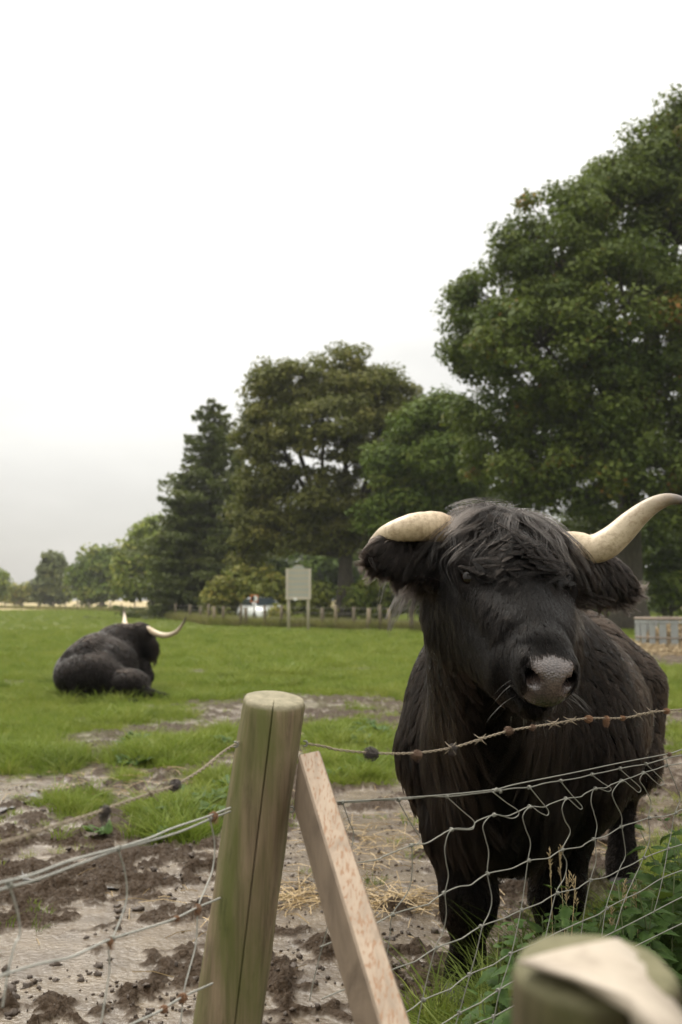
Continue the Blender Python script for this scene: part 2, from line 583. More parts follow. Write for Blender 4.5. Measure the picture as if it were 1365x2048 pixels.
def wedge_points(n, r0, r1, power=1.0, half=21.5, seed=1):
    r = np.random.default_rng(seed)
    rr = np.exp(r.uniform(math.log(r0), math.log(r1), n)) if power == 0 else np.sqrt(r.uniform(r0 ** 2, r1 ** 2, n))
    aa = np.radians(r.uniform(-half, half, n))
    return rr * np.sin(aa), rr * np.cos(aa), rr


GRASS = mat_grass('pasture_grass', (0.100, 0.158, 0.014), (0.170, 0.232, 0.026), (0.260, 0.280, 0.060))
variants = [blade_set(22, 0.03, 0.075, 0.055, 0.0022, 0.7, 100 + i) for i in range(4)] + \
           [blade_set(30, 0.07, 0.17, 0.07, 0.0030, 0.9, 120 + i, 4) for i in range(3)]
gx, gy, gs, gp = [], [], [], []
for n, r0, r1, sc, sd in ((26000, 2.9, 9, 1.0, 1), (30000, 8, 18, 1.15, 2), (34000, 17, 45, 1.6, 3), (26000, 42, 135, 2.4, 4)):
    x, y, rr = wedge_points(n, r0, r1, 1, 21.5, sd)
    g = grass_mask(x, y)
    r_ = np.random.default_rng(sd + 50)
    keep = r_.random(n) < np.maximum(np.clip((g - 0.18) * 1.5, 0, 1), 0.035 * (rr > 4.2) * (noise2(x, y, 1.5, 3, 19) > 0.0))
    x, y, rr, g = x[keep], y[keep], rr[keep], g[keep]
    k = len(x)
    lush = noise2(x, y, 1.1, 3, 77)
    pick = np.where((lush > 0.16) & (rr < 40) & (r_.random(k) < 0.3), r_.integers(4, 7, k), r_.integers(0, 4, k))
    px_, py_ = project(np.stack([x, y, x * 0], -1))
    tall = ((py_ > 1440) & (rr < 9)) & (r_.random(k) < 0.10)
    pick = np.where(tall, r_.integers(4, 7, k), pick)
    gx.append(x); gy.append(y); gs.append(sc * r_.uniform(0.65, 1.3, k) * (0.75 + 0.4 * g)); gp.append(pick)
gx, gy, gs, gp = map(np.concatenate, (gx, gy, gs, gp))
gz = ground_height(gx, gy)
instancer('pasture_grass', np.stack([gx, gy, gz], -1), gs, gp, variants, GRASS, 'short green pasture grass behind the fence')

# ------------------------------------------------------------------ trees and shrubs
def leaf_cloud(cent, normal, size, tint, r, fold=0.25, aspect=0.62):
    """one small folded leaf per row of cent"""
    n = len(cent)
    normal = normal / (np.linalg.norm(normal, axis=1)[:, None] + 1e-9)
    a = r.normal(size=(n, 3)); a -= normal * (a * normal).sum(1)[:, None]
    a /= np.linalg.norm(a, axis=1)[:, None] + 1e-9
    b = np.cross(normal, a)
    s = size[:, None]
    V = np.stack([cent - a * s * 0.5, cent + b * s * 0.5 * aspect - normal * s * fold * 0.3,
                  cent + a * s * 0.5 - normal * s * fold * 0.35, cent - b * s * 0.5 * aspect - normal * s * fold * 0.3], 1).reshape(-1, 3)
    q = np.arange(n)[:, None] * 4
    F = np.concatenate([q + [[0, 1, 2]], q + [[0, 2, 3]]])
    return V, F, np.repeat(tint, 4)


def branch_mesh(paths, sides=6):
    V, F, base = [], [], 0
    for pts, rad in paths:
        v, f = tube_data(pts, rad, sides, True, base)
        V.append(v); F += f; base += len(v)
    return np.concatenate(V), F


def make_tree(name, label, cat, px, Y, lobes, clumps, per, leaf, mat, bark, seed, trunk_r=0.35, fork_py=None, group=None,
              tint=(0.45, 0.22), clump=(0.9, 1.5), shell=0.5, spots=(), stems=1, top_light=0.0):
    r = np.random.default_rng(seed)
    k = Y / FPX
    base = P(px, 1200, Y); base[2] = 0.0
    C = np.array([P(l[0], l[1], Y + (l[4] if len(l) > 4 else 0)) for l in lobes])
    R = np.array([[l[2] * k, (l[2] + l[3]) * 0.5 * k, l[3] * k] for l in lobes])
    w = R.prod(1) ** (2 / 3); w /= w.sum()
    which = r.choice(len(lobes), clumps, p=w)
    d = r.normal(size=(clumps, 3)); d /= np.linalg.norm(d, axis=1)[:, None]
    rad = (shell + (1 - shell) * r.random(clumps)) ** 0.8
    cc = C[which] + d * R[which] * rad[:, None]
    cc[:, 2] = np.maximum(cc[:, 2], 0.35)
    cs = r.uniform(clump[0], clump[1], clumps)
    ct = np.clip(r.normal(tint[0], tint[1], clumps), 0, 1)
    for sx, sy, sr, sv in spots:
        qx, qy = project(cc)
        ct = np.where(np.hypot(qx - sx, qy - sy) < sr, np.clip(sv + r.normal(0, 0.08, clumps), 0, 1), ct)
    # leaves
    n = clumps * per
    ci = np.repeat(np.arange(clumps), per)
    ld = r.normal(size=(n, 3)); ld /= np.linalg.norm(ld, axis=1)[:, None]
    lr = r.random(n) ** 0.45
    off = ld * lr[:, None] * cs[ci][:, None] * np.array([1, 1, 0.62])
    off[:, 2] -= 0.12 * (off[:, 0] ** 2 + off[:, 1] ** 2) / cs[ci]
    lc = cc[ci] + off
    lc[:, 2] = np.maximum(lc[:, 2], 0.05)
    nm = ld * 0.7 + np.array([0, 0, 0.55]) + r.normal(0, 0.45, (n, 3))
    V, F, T = leaf_cloud(lc, nm, leaf * r.uniform(0.6, 1.35, n), np.clip(ct[ci] + r.normal(0, 0.12, n), 0, 1), r)
    root = empty(name, base)
    tag(root, label, cat, group)
    me = mesh('crown', V, F, False); vattr(me, 'tint', T)
    tag(link('crown', me, mat, root), kind='stuff')
    # trunk, limbs
    fork = P(px, fork_py if fork_py else 1120, Y); fork[0] = base[0] + r.normal(0, 0.1)
    ntr = 9
    paths = []
    for s in range(stems):
        sh = np.array([r.normal(0, 0.25), r.normal(0, 0.25), 0]) if stems > 1 else np.zeros(3)
        tp = np.array([base + sh + (fork - base) * u + np.array([0.12 * math.sin(3 * u + seed), 0, 0]) * trunk_r for u in np.linspace(-0.01, 1, ntr)])
        tr = trunk_r / max(1, stems ** 0.6) * (1 + 0.9 * np.exp(-np.linspace(0, 1, ntr) * 9)) * np.linspace(1, 0.72, ntr)
        paths.append((tp, tr))
    V, F = branch_mesh(paths, 12)
    V[:, :2] += 0.06 * trunk_r * np.stack([vnoise(V * 3, 1), vnoise(V * 3, 2)], -1)
    link('trunk', mesh('trunk', V, F), bark, root)
    paths, nodes, nr = [], [], []
    for c in C:
        mid = fork * 0.45 + c * 0.55 + np.array([0, 0, -0.08 * np.linalg.norm(c - fork)]) + r.normal(0, 0.3, 3)
        pts = spline([fork - np.array([0, 0, 0.3]), mid, c], 9)
        rr_ = np.linspace(trunk_r * 0.48, trunk_r * 0.12, 9)
        paths.append((pts, rr_)); nodes += list(pts[2:]); nr += list(rr_[2:])
    nodes = np.array(nodes); nr = np.array(nr)
    for i in range(clumps):
        dd = np.linalg.norm(nodes - cc[i], axis=1) + np.maximum(0, nodes[:, 2] - cc[i][2]) * 0.6
        j = dd.argmin()
        a = nodes[j]
        mid = a * 0.5 + cc[i] * 0.5 + r.normal(0, 0.12, 3) * cs[i]
        paths.append((spline([a, mid, cc[i]], 5), np.linspace(min(nr[j] * 0.6, 0.09 * trunk_r / 0.4), 0.012 * Y / 40, 5)))
    V, F = branch_mesh(paths, 5)
    tag(link('branches', mesh('branches', V, F), bark, root), kind='stuff')
    return root


def make_conifer(name, label, px, Y, top_py, half_px, mat, bark, seed, whorls=34, group=None, low=0.06):
    r = np.random.default_rng(seed)
    base = P(px, 1200, Y); base[2] = 0
    top = P(px, top_py, Y); H = top[2]
    k = Y / FPX
    root = empty(name, base); tag(root, label, 'tree', group)
    tp = np.array([base + (np.array([base[0], base[1], H]) - base) * u for u in np.linspace(-0.005, 1, 12)])
    V, F = tube_data(tp, np.linspace(0.42, 0.03, 12), 9)
    link('trunk', mesh('trunk', V, F), bark, root)
    paths, cent, nor, siz, tin = [], [], [], [], []
    for i in range(whorls):
        u = low + (1 - low) * (i / whorls) ** 0.92
        L0 = half_px * k * (1 - u) ** 0.75 * (0.55 + 0.75 * r.random()) + 0.25
        nb = 7 if u < 0.85 else 5
        for b in range(nb):
            a = 2 * math.pi * (b + r.random()) / nb
            L = L0 * r.uniform(0.65, 1.15)
            dr = np.array([math.cos(a), math.sin(a), 0])
            z0 = H * u + r.normal(0, 0.15)
            s = np.linspace(0, 1, 7)
            pts = base + np.outer(s * L, dr) + np.outer(z0 - 0.34 * L * s + 0.22 * L * s ** 2.5, [0, 0, 1])
            paths.append((pts, np.linspace(0.05, 0.012, 7)))
            n = int(16 + 46 * L)
            q = r.random(n) ** 0.7
            c = base + np.outer(q * L, dr) + np.outer(z0 - 0.34 * L * q + 0.22 * L * q ** 2.5, [0, 0, 1])
            side = np.cross(dr, [0, 0, 1])
            c += np.outer(r.normal(0, 0.20, n) * L * (0.3 + 0.5 * (1 - q)), side)
            c[:, 2] -= np.abs(r.normal(0, 0.20, n))
            cent.append(c); nor.append(np.tile([0, 0, 0.7], (n, 1)) + r.normal(0, 0.5, (n, 3)))
            siz.append(r.uniform(0.22, 0.46, n)); tin.append(np.clip(r.normal(0.4, 0.16) + r.normal(0, 0.1, n), 0, 1))
    cent, nor = np.concatenate(cent), np.concatenate(nor)
    V, F, T = leaf_cloud(cent, nor, np.concatenate(siz), np.concatenate(tin), r, 0.5, 0.42)
    me = mesh('crown', V, F, False); vattr(me, 'tint', T)
    tag(link('crown', me, mat, root), kind='stuff')
    V, F = branch_mesh(paths, 4)
    tag(link('branches', mesh('branches', V, F), bark, root), kind='stuff')
    return root


BARK = mat_bark('bark')
L_LIME = mat_leaf('lime_leaves', (0.084, 0.091, 0.024), (0.142, 0.142, 0.036), (0.232, 0.201, 0.053))
L_GREEN = mat_leaf('green_leaves', (0.064, 0.099, 0.018), (0.113, 0.158, 0.026), (0.203, 0.214, 0.041))
L_CON = mat_leaf('spruce_needles', (0.070, 0.086, 0.031), (0.116, 0.134, 0.046), (0.189, 0.188, 0.066), 0.2)
L_YEL = mat_leaf('turning_leaves', (0.105, 0.125, 0.026), (0.180, 0.190, 0.040), (0.30, 0.24, 0.05))
L_LIGHT = mat_leaf('light_leaves', (0.120, 0.160, 0.030), (0.205, 0.245, 0.045), (0.32, 0.30, 0.065))
L_RUST = mat_leaf('oak_turning', (0.046, 0.072, 0.016), (0.135, 0.165, 0.032), (0.270, 0.120, 0.030), mid=0.82)

make_tree('oak_tree', 'towering dark green oak filling the right edge above the standing bull', 'tree', 1262, 44,
          [(1345, 325, 95, 115, 0), (1230, 425, 120, 120, 0), (1120, 490, 115, 120, -2), (1010, 610, 105, 105, 0), (955, 700, 65, 95, 1),
           (1090, 690, 130, 110, -3), (1250, 620, 150, 140, -3), (1400, 540, 140, 170, 0), (1395, 250, 75, 80, 0), (1210, 800, 110, 80, -3), (1100, 920, 100, 50, -2), (1220, 930, 90, 60, -3), (1370, 1010, 80, 60, -3), (1165, 990, 75, 38, -2), (1060, 985, 60, 34, -1), (1120, 830, 105, 70, -1),
           (985, 850, 110, 75, 0), (1340, 780, 120, 100, -2), (1300, 930, 120, 60, -3), (1430, 880, 110, 140, 0), (1030, 950, 90, 50, 1), (1170, 1040, 90, 50, 2)],
          960, 230, 0.215, L_RUST, BARK, 11, 0.62, 900, tint=(0.42, 0.18), clump=(0.65, 1.25), shell=0.5,
          spots=((1330, 590, 22, 0.95), (1350, 640, 18, 0.95), (1335, 960, 26, 0.8)))
make_tree('lime_tree', 'broad domed olive green tree behind the notice board', 'tree', 688, 60,
          [(565, 775, 72, 62, 0), (690, 765, 105, 66, 0), (775, 810, 66, 60, 1), (545, 860, 72, 70, 0), (650, 855, 100, 66, -2), (755, 880, 82, 66, 0),
           (525, 950, 60, 60, 0), (610, 985, 88, 56, -1), (730, 990, 84, 56, 0), (800, 950, 48, 62, 0), (580, 1060, 90, 50, 0), (690, 1055, 88, 42, 0),
           (505, 1060, 50, 70, 1), (780, 1060, 66, 42, 0)],
          640, 200, 0.235, L_LIME, BARK, 12, 0.55, 1100, tint=(0.45, 0.18), clump=(0.6, 1.15), shell=0.5)
make_tree('maple_tree', 'fresh green tree filling the gap between the domed tree and the tall oak', 'tree', 872, 54,
          [(850, 850, 62, 55, 0), (905, 835, 60, 52, 0), (795, 925, 62, 55, 0), (895, 930, 80, 62, -1), (845, 1010, 80, 50, 0), (940, 1010, 70, 50, 0), (770, 1030, 50, 45, 0)],
          330, 200, 0.23, L_GREEN, BARK, 13, 0.35, 1080, tint=(0.42, 0.18), clump=(0.6, 1.15), shell=0.45)
make_conifer('spruce_tree', 'tall pointed dark conifer left of the domed tree', 424, 72, 795, 205, L_CON, BARK, 14, 30)
make_conifer('spruce_tree', 'lower dark conifer with drooping tiers in front of the pointed one', 370, 70, 935, 95, L_CON, BARK, 15, 30)
make_conifer('spruce_tree', 'dark conifer half hidden against the domed tree', 474, 68, 905, 100, L_CON, BARK, 16, 30)
make_tree('birch_tree', 'light yellow green tree left of the dark conifers', 'tree', 305, 112,
          [(305, 1080, 40, 46, 0), (335, 1115, 30, 50, 0), (278, 1120, 34, 46, 0), (312, 1160, 50, 40, 0), (265, 1165, 30, 36, 0), (345, 1165, 24, 34, 0)],
          150, 100, 0.55, L_LIGHT, BARK, 17, 0.3, 1160, tint=(0.5, 0.22), clump=(1.2, 2.0), shell=0.4)
make_tree('ash_tree', 'rounded mid green tree between the yellow green tree and the cone shaped one', 'tree', 205, 165,
          [(205, 1122, 34, 30, 0), (172, 1152, 26, 28, 0), (228, 1148, 28, 34, 0), (195, 1174, 48, 26, 0)],
          120, 90, 0.8, L_GREEN, BARK, 18, 0.4, 1170, tint=(0.55, 0.2), clump=(1.6, 2.8), shell=0.4)
make_tree('cypress_tree', 'dense dark cone shaped tree far off at the left', 'tree', 105, 190,
          [(106, 1122, 13, 18, 0), (105, 1145, 24, 26, 0), (104, 1170, 32, 26, 0), (104, 1188, 34, 14, 0)],
          130, 90, 0.85, L_CON, BARK, 19, 0.4, 1185, tint=(0.5, 0.15), clump=(1.3, 2.0), shell=0.5)
make_tree('yellow_bush', 'yellowing bushy tree low on the far left horizon', 'bush', 44, 210,
          [(30, 1186, 24, 16, 0), (60, 1184, 22, 14, 0)], 50, 80, 0.85, L_YEL, BARK, 20, 0.3, 1196, tint=(0.6, 0.2), clump=(1.4, 2.4), shell=0.3)
make_tree('distant_tree', 'green tree cut off by the left edge on the far horizon', 'tree', -6, 190,
          [(-8, 1165, 16, 24, 0), (-12, 1186, 22, 16, 0)], 40, 80, 0.8, L_LIGHT, BARK, 22, 0.3, 1196, tint=(0.4, 0.2), clump=(1.4, 2.2), shell=0.3)
bk = [('dark woodland tree far behind the notice board', 560, 96, [(540, 1110, 60, 60), (590, 1150, 60, 60), (520, 1180, 60, 40)]),
      ('dark woodland tree seen behind the trunk of the domed tree', 690, 98, [(660, 1120, 60, 50), (720, 1130, 60, 60), (690, 1180, 70, 44)]),
      ('dark woodland tree far behind the left ear of the standing bull', 815, 95, [(790, 1110, 60, 60), (850, 1110, 60, 70), (820, 1180, 70, 44)]),
      ('dark woodland tree right behind the head of the standing bull', 980, 92, [(930, 1090, 70, 70), (1010, 1100, 70, 80), (970, 1180, 90, 44)]),
      ('dark woodland tree behind the right horn of the standing bull', 1150, 90, [(1110, 1110, 70, 60), (1190, 1110, 70, 70), (1150, 1180, 90, 44)]),
      ('dark woodland tree at the right edge behind the tall oak', 1330, 90, [(1290, 1100, 70, 80), (1370, 1090, 70, 90), (1330, 1180, 90, 44)]),
      ('dark woodland tree behind the pointed conifers', 400, 105, [(370, 1130, 50, 60), (440, 1110, 60, 70), (400, 1180, 70, 40)])]
for i, (lb, bx, bY, lobes) in enumerate(bk):
    make_tree('woodland_tree', lb, 'tree', bx, bY, lobes, 120, 80, 0.42, L_GREEN, BARK, 70 + i, 0.3, 1190, 'woodland behind the far fence',
              tint=(0.25, 0.15), clump=(0.9, 1.7), shell=0.2)
bl = [('yellow green bush under the dark conifers, left of the warning sign', 455, 59, [(450, 1190, 34, 34, 0), (478, 1165, 34, 36, 0), (440, 1215, 30, 20, 0)], L_YEL, 0.35),
      ('yellow green bush between the warning sign and the notice board', 540, 58, [(530, 1170, 44, 40, 0), (560, 1195, 36, 34, 0), (560, 1228, 16, 16, -3.5)], L_YEL, 0.3),
      ('green bush between the notice board and the trunk of the domed tree', 645, 57, [(630, 1192, 26, 34, 0), (636, 1218, 24, 22, 0)], L_YEL, 0.1),
      ('low green bush right of the trunk of the domed tree', 755, 58, [(735, 1190, 40, 34, 0), (785, 1195, 40, 32, 0), (760, 1222, 46, 20, 0)], L_GREEN, 0.55),
      ('dark bush behind the left ear of the standing bull', 850, 56, [(845, 1160, 50, 60, 0), (870, 1210, 50, 34, 0)], L_GREEN, 0.3),
      ('tall dark bush behind the right ear of the standing bull', 1215, 48, [(1200, 1120, 70, 66, 0), (1230, 1190, 70, 50, 0), (1150, 1150, 60, 70, 0)], L_GREEN, 0.15),
      ('dark bush behind the hay feeder at the right edge', 1340, 47, [(1325, 1090, 64, 76, 0), (1345, 1180, 76, 60, 0), (1400, 1120, 60, 90, 0)], L_GREEN, 0.12),
      ('far bush behind the head of the standing bull', 1000, 60, [(960, 1110, 70, 60, 0), (1050, 1100, 70, 70, 0), (1000, 1180, 90, 50, 0)], L_GREEN, 0.3)]
for i, (lb, bx, bY, lobes, m, tn) in enumerate(bl):
    make_tree('bush', lb, 'bush', bx, bY, lobes, 26 * len(lobes), 95, 0.26, m, BARK, 40 + i, 0.12, 1215, 'bushes along the far fence',
              tint=(tn + 0.15, 0.2), clump=(0.5, 0.95), shell=0.25, stems=3)

# ------------------------------------------------------------------ near fence: corner post, braces, wire
def wood(name, light, dark, algae=None, grain=(70, 70, 2.2), rough=0.75, dashes=None, tops=None):
    t = NT(name)
    v = t.coord('Object', grain)
    g1 = t.noise(v, 1.0, 6, 0.65, 0.6)
    g2 = t.noise(t.coord('Object', (grain[0] * 4, grain[1] * 4, grain[2] * 2.2)), 1.0, 4, 0.6)
    col = t.ramp(g1, [(0.32, tuple(0.7 * c for c in dark)), (0.52, tuple(0.5 * (a + b) for a, b in zip(light, dark))), (0.74, light)])
    col = t.mix(t.math('MULTIPLY', g2, 0.35), col, tuple(0.6 * c for c in dark))
    if algae:
        acol, amount = algae
        m = t.ramp(t.noise(t.coord('Object', (16, 16, 2.6)), 1.0, 6, 0.62, 0.4), [(0.62 - amount, 0.0), (0.78 - amount * 0.6, 0.85)])
        col = t.mix(m, col, acol)
        m2 = t.ramp(t.noise(t.coord('Object', (34, 34, 7)), 1.0, 6, 0.7), [(0.60, 0.0), (0.75, 0.8)])
        col = t.mix(m2, col, tuple(0.45 * c for c in acol))
    if dashes:
        m = t.ramp(t.noise(t.coord('Object', dashes[1]), 1.0, 2, 0.5), [(0.55, 0.0), (0.62, 0.9)])
        col = t.mix(m, col, dashes[0])
    if tops:
        col = t.mix(t.attr('endgrain'), col, t.ramp(t.noise(t.coord('Object', (55, 55, 55)), 1.0, 5, 0.7), [(0.3, tops[0]), (0.7, tops[1])]))
    return t.principled(Base_Color=col, Roughness=rough, Normal=t.bump(t.math('ADD', g1, t.math('MULTIPLY', g2, 0.5)), 0.5, 0.004), Specular_IOR_Level=0.3)


POST_WOOD = wood('weathered_post_wood', (0.285, 0.212, 0.132), (0.118, 0.086, 0.050), ((0.085, 0.095, 0.022), 0.21), tops=((0.155, 0.138, 0.085), (0.275, 0.24, 0.16)))
POST_WOOD2 = wood('dark_post_wood', (0.115, 0.090, 0.048), (0.050, 0.038, 0.020), ((0.060, 0.060, 0.018), 0.12), tops=((0.100, 0.093, 0.046), (0.160, 0.145, 0.080)))
SAWN_SHADED = wood('sawn_timber_shaded_sides', (0.25, 0.190, 0.136), (0.170, 0.126, 0.088), None, (26, 7, 9), 0.7)  # brace sides: the same timber darkened, shade put into the colour
SAWN_LIT_TOP = wood('sawn_timber_lit_top', (0.40, 0.315, 0.235), (0.31, 0.235, 0.170), None, (30, 8, 10), 0.7, ((0.24, 0.140, 0.080), (300, 70, 70)))  # brace top: paler copy with light put into the colour, plus real brown dashes
PALE = wood('fresh_cut_timber', (0.43, 0.375, 0.305), (0.35, 0.29, 0.225), None, (14, 14, 14), 0.6)


def make_post(name, label, top, bottom, r_top, r_bot, mat, crack=None, tilt=(0, 0), seed=0):
    top, bottom = np.asarray(top, float), np.asarray(bottom, float)
    ax = unit(top - bottom)
    bottom = bottom + ax * ((-0.06 - bottom[2]) / ax[2])
    face = unit(np.array([0, -1.0, 0]) - ax * (-ax[1])); right = unit(np.cross(face, ax)) * -1
    if right[0] < 0: right = -right
    nr, na = 46, 54
    w = 0.026
    rel = np.concatenate([[0, w, 2.2 * w], np.linspace(0.12, 2 * math.pi - 0.12, na), [2 * math.pi - 2.2 * w, 2 * math.pi - w]])
    m = len(rel)
    V, E = [], []
    hs = np.concatenate([np.linspace(0, 0.985, nr), [0.993, 0.9975, 1.0]])
    for i, h in enumerate(hs):
        c = bottom + (top - bottom) * h
        R = r_bot + (r_top - r_bot) * h
        if h > 0.99: R -= 0.004 * ((h - 0.99) / 0.01) ** 2
        phi = math.radians(crack[1] + (crack[0] - crack[1]) * h) if crack else 0.0
        for k, a in enumerate(rel):
            rr = R * (1 + 0.02 * math.sin(2 * a + seed) + 0.012 * math.sin(5 * a + 3 * h + seed))
            ang = phi + a
            q = np.array([math.sin(ang) * 3, math.cos(ang) * 3, h * 14])
            rr += 0.0018 * float(vnoise(q[None], seed)[0])
            if crack and k == 0: rr -= 0.020 * (0.55 + 0.45 * math.sin(h * 9) ** 2) * (1 if h > 0.25 else 0.3)
            sl = (tilt[0] * math.sin(ang) + tilt[1] * math.cos(ang)) * rr * (1 if h > 0.98 else 0)
            V.append(c + rr * (math.sin(ang) * right + math.cos(ang) * face) + ax * sl)
            E.append(1.0 if h >= 0.9975 else 0.0)
    F = []
    for i in range(len(hs) - 1):
        for k in range(m):
            k2 = (k + 1) % m
            F.append((i * m + k, i * m + k2, (i + 1) * m + k2, (i + 1) * m + k))
    last = (len(hs) - 1) * m
    ring = np.array(V[last:last + m]); cen = ring.mean(0)
    prev = last
    for q, dz in ((0.93, 0.0012), (0.6, 0.002), (0.25, 0.0015)):
        b = len(V)
        for k in range(m):
            pt = cen + (ring[k] - cen) * q + ax * dz
            if crack and k == 0: pt = pt - ax * 0.012 * q
            V.append(pt); E.append(1.0)
        for k in range(m): F.append((prev + k, prev + (k + 1) % m, b + (k + 1) % m, b + k))
        prev = b
    V.append(cen + ax * 0.0015); E.append(1.0)
    for k in range(m): F.append((prev + k, prev + (k + 1) % m, len(V) - 1))
    me = mesh(name, V, F); vattr(me, 'endgrain', E)
    root = empty(name, (bottom[0], bottom[1], 0)); tag(root, label, 'post')
    link('shaft', me, mat, root)
    return root, ax


post, post_ax = make_post('fence_post', 'round wooden corner post with a long crack and green algae', P(549, 1397, 1.76), P(456, 2048, 1.75), 0.0555, 0.0625, POST_WOOD, (3, 30), (0.04, -0.17), 2)
near_post, _ = make_post('fence_post', 'blurred round post nearest the camera with a pale cut rail on top', P(1188, 1932, 0.69), P(1178, 2600, 0.69), 0.0535, 0.056, POST_WOOD2, None, (0.03, -0.10), 5)


def box_from(name, A0, A1, W, T, mats, parent, skew=0.0):
    """a sawn timber: edge A0-A1, width W and thickness T; the first face carries the second material"""
    A0, A1 = np.asarray(A0), np.asarray(A1)
    n = 24
    d = unit(A1 - A0)
    V = []
    for i in range(n + 1):
        c = A0 + (A1 - A0) * i / n
        k = (1 - i / n) ** 6
        bev = 0.003
        for (a, b) in ((bev / np.linalg.norm(W), 0), (1 - bev / np.linalg.norm(W), 0), (1, bev / np.linalg.norm(T)), (1, 1 - bev / np.linalg.norm(T)),
                       (1 - bev / np.linalg.norm(W), 1), (bev / np.linalg.norm(W), 1), (0, 1 - bev / np.linalg.norm(T)), (0, bev / np.linalg.norm(T))):
            V.append(c + W * a + T * b + d * (skew * b + 0.5 * skew * (1 - a)) * (1 if i == 0 else 0))
    F, mi = [], []
    for i in range(n):
        for k in range(8):
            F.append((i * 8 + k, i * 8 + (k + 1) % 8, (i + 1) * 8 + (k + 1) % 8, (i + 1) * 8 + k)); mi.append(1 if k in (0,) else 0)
    F.append(tuple(range(8))[::-1]); mi.append(0)
    F.append(tuple(n * 8 + k for k in range(8))); mi.append(0)
    me = mesh(name, V, F, False)
    for m in mats: me.materials.append(m)
    me.polygons.foreach_set('material_index', np.array(mi, np.int32)); me.update()
    return link(name, me, None, parent)


sA0, sA1 = P(598, 1512, 1.70), P(760, 2048, 1.29)
sd = unit(sA1 - sA0)
sW = unit(np.cross(np.array([0, 0, 1.0]), sd)); sW = sW if sW[0] > 0 else -sW
sT = np.cross(sW, sd); sT = sT if sT[2] < 0 else -sT
strut = empty('timber_brace', (sA0[0] + 0.1, sA0[1] - 0.5, 0)); tag(strut, 'pale sawn timber brace leaning against the cracked corner post', 'brace')
box_from('beam', sA0 - sd * 0.012, sA0 + sd * 1.28, sW * 0.040, sT * 0.096, [SAWN_SHADED, SAWN_LIT_TOP], strut, 0.02)

# pale rail whose bevelled end lies on the near post
rail = empty('cut_rail', P(1290, 2048, 0.6)); tag(rail, 'pale freshly cut timber end lying across the top of the nearest post', 'rail')
rows = [((1033, 1922, 0.668), (1236, 1876, 0.722), 0.003), ((1150, 1954, 0.636), (1304, 1928, 0.694), 0.005), ((1262, 1994, 0.595), (1348, 2000, 0.655), 0.012),
        ((1345, 2085, 0.545), (1415, 2085, 0.60), 0.042)]
RV = []
rows = [(P(*a), P(*b), th) for a, b, th in rows] + [(np.array([0.235, 0.47, 0.90]), np.array([0.275, 0.50, 0.90]), 0.045), (np.array([0.42, 0.36, 0.45]), np.array([0.46, 0.39, 0.45]), 0.045), (np.array([0.60, 0.28, -0.03]), np.array([0.64, 0.31, -0.03]), 0.045)]
for a, b, th in rows:
    for q in (0, 0.25, 0.5, 0.75, 1.0):
        RV.append(a + (b - a) * q + np.array([0, 0, 0.0015 * math.sin(math.pi * q)]))
    for q in (1.0, 0.5, 0.0):
        RV.append(a + (b - a) * q + np.array([0.0, 0.006, -th]))
RF = []
for i in range(len(rows) - 1):
    for k in range(8):
        RF.append((i * 8 + k, i * 8 + (k + 1) % 8, (i + 1) * 8 + (k + 1) % 8, (i + 1) * 8 + k))
RF.append(tuple(range(8))[::-1]); RF.append(tuple((len(rows) - 1) * 8 + k for k in range(8)))
link('beam', mesh('beam', RV, RF, True), PALE, rail)

GALV = mat_plain('galvanised_wire', (0.20, 0.195, 0.165), 0.5, 0.3, 0.3, 60)
GALV2 = mat_plain('bright_galvanised_wire', (0.34, 0.335, 0.30), 0.5, 0.3, 0.25, 60)
BARBW = mat_plain('barbed_wire', (0.23, 0.185, 0.13), 0.6, 0.2, 0.4, 50)
RUSTY = mat_plain('caught_fibres', (0.20, 0.105, 0.055), 0.9, 0, 0.4, 80)
GREYH = mat_plain('caught_grey_hair', (0.060, 0.048, 0.042), 0.8, 0, 0.4, 80)
BROWNH = mat_plain('caught_brown_hair', (0.115, 0.066, 0.040), 0.8, 0, 0.4, 80)


class Plane:
    def __init__(self, a, b):
        self.a = np.array([a[0], a[1]]); d = np.array([b[0] - a[0], b[1] - a[1]])
        self.n = np.array([-d[1], d[0]]) / np.hypot(*d)
        self.d = np.array([d[0], d[1], 0]) / np.hypot(*d)
    def at(self, px, py, off=0.0):
        r = ray(px, py)
        k = (self.a @ self.n + off) / (r[:2] @ self.n)
        return np.array([0, 0, HC]) + r * k


def z2(pl, pts, off=0.0, s=685 / 1365, ox=680, oy=1400): return [pl.at(ox + x * s, oy + y * s, off) for x, y in pts]


PR = Plane(P(612, 1490, 1.75), P(1365, 1420, 2.36))
PLF = Plane(P(484, 1490, 1.73), P(0, 1690, 1.14))
knot_v, knot_f = tube_data([(0.006 * (q / 14 - 0.5), 0.0031 * math.cos(q * 0.95), 0.0031 * math.sin(q * 0.95)) for q in range(15)], 0.0013, 5)
KNOT = mesh('knot', knot_v, knot_f); KNOT.materials.append(GALV)


def put_knot(parent, p, pl):
    o = link('knot', KNOT, None, parent)
    o.rotation_euler = (random.uniform(0, 6), random.uniform(-0.3, 0.3), math.atan2(pl.d[1], pl.d[0]))
    o.location = p


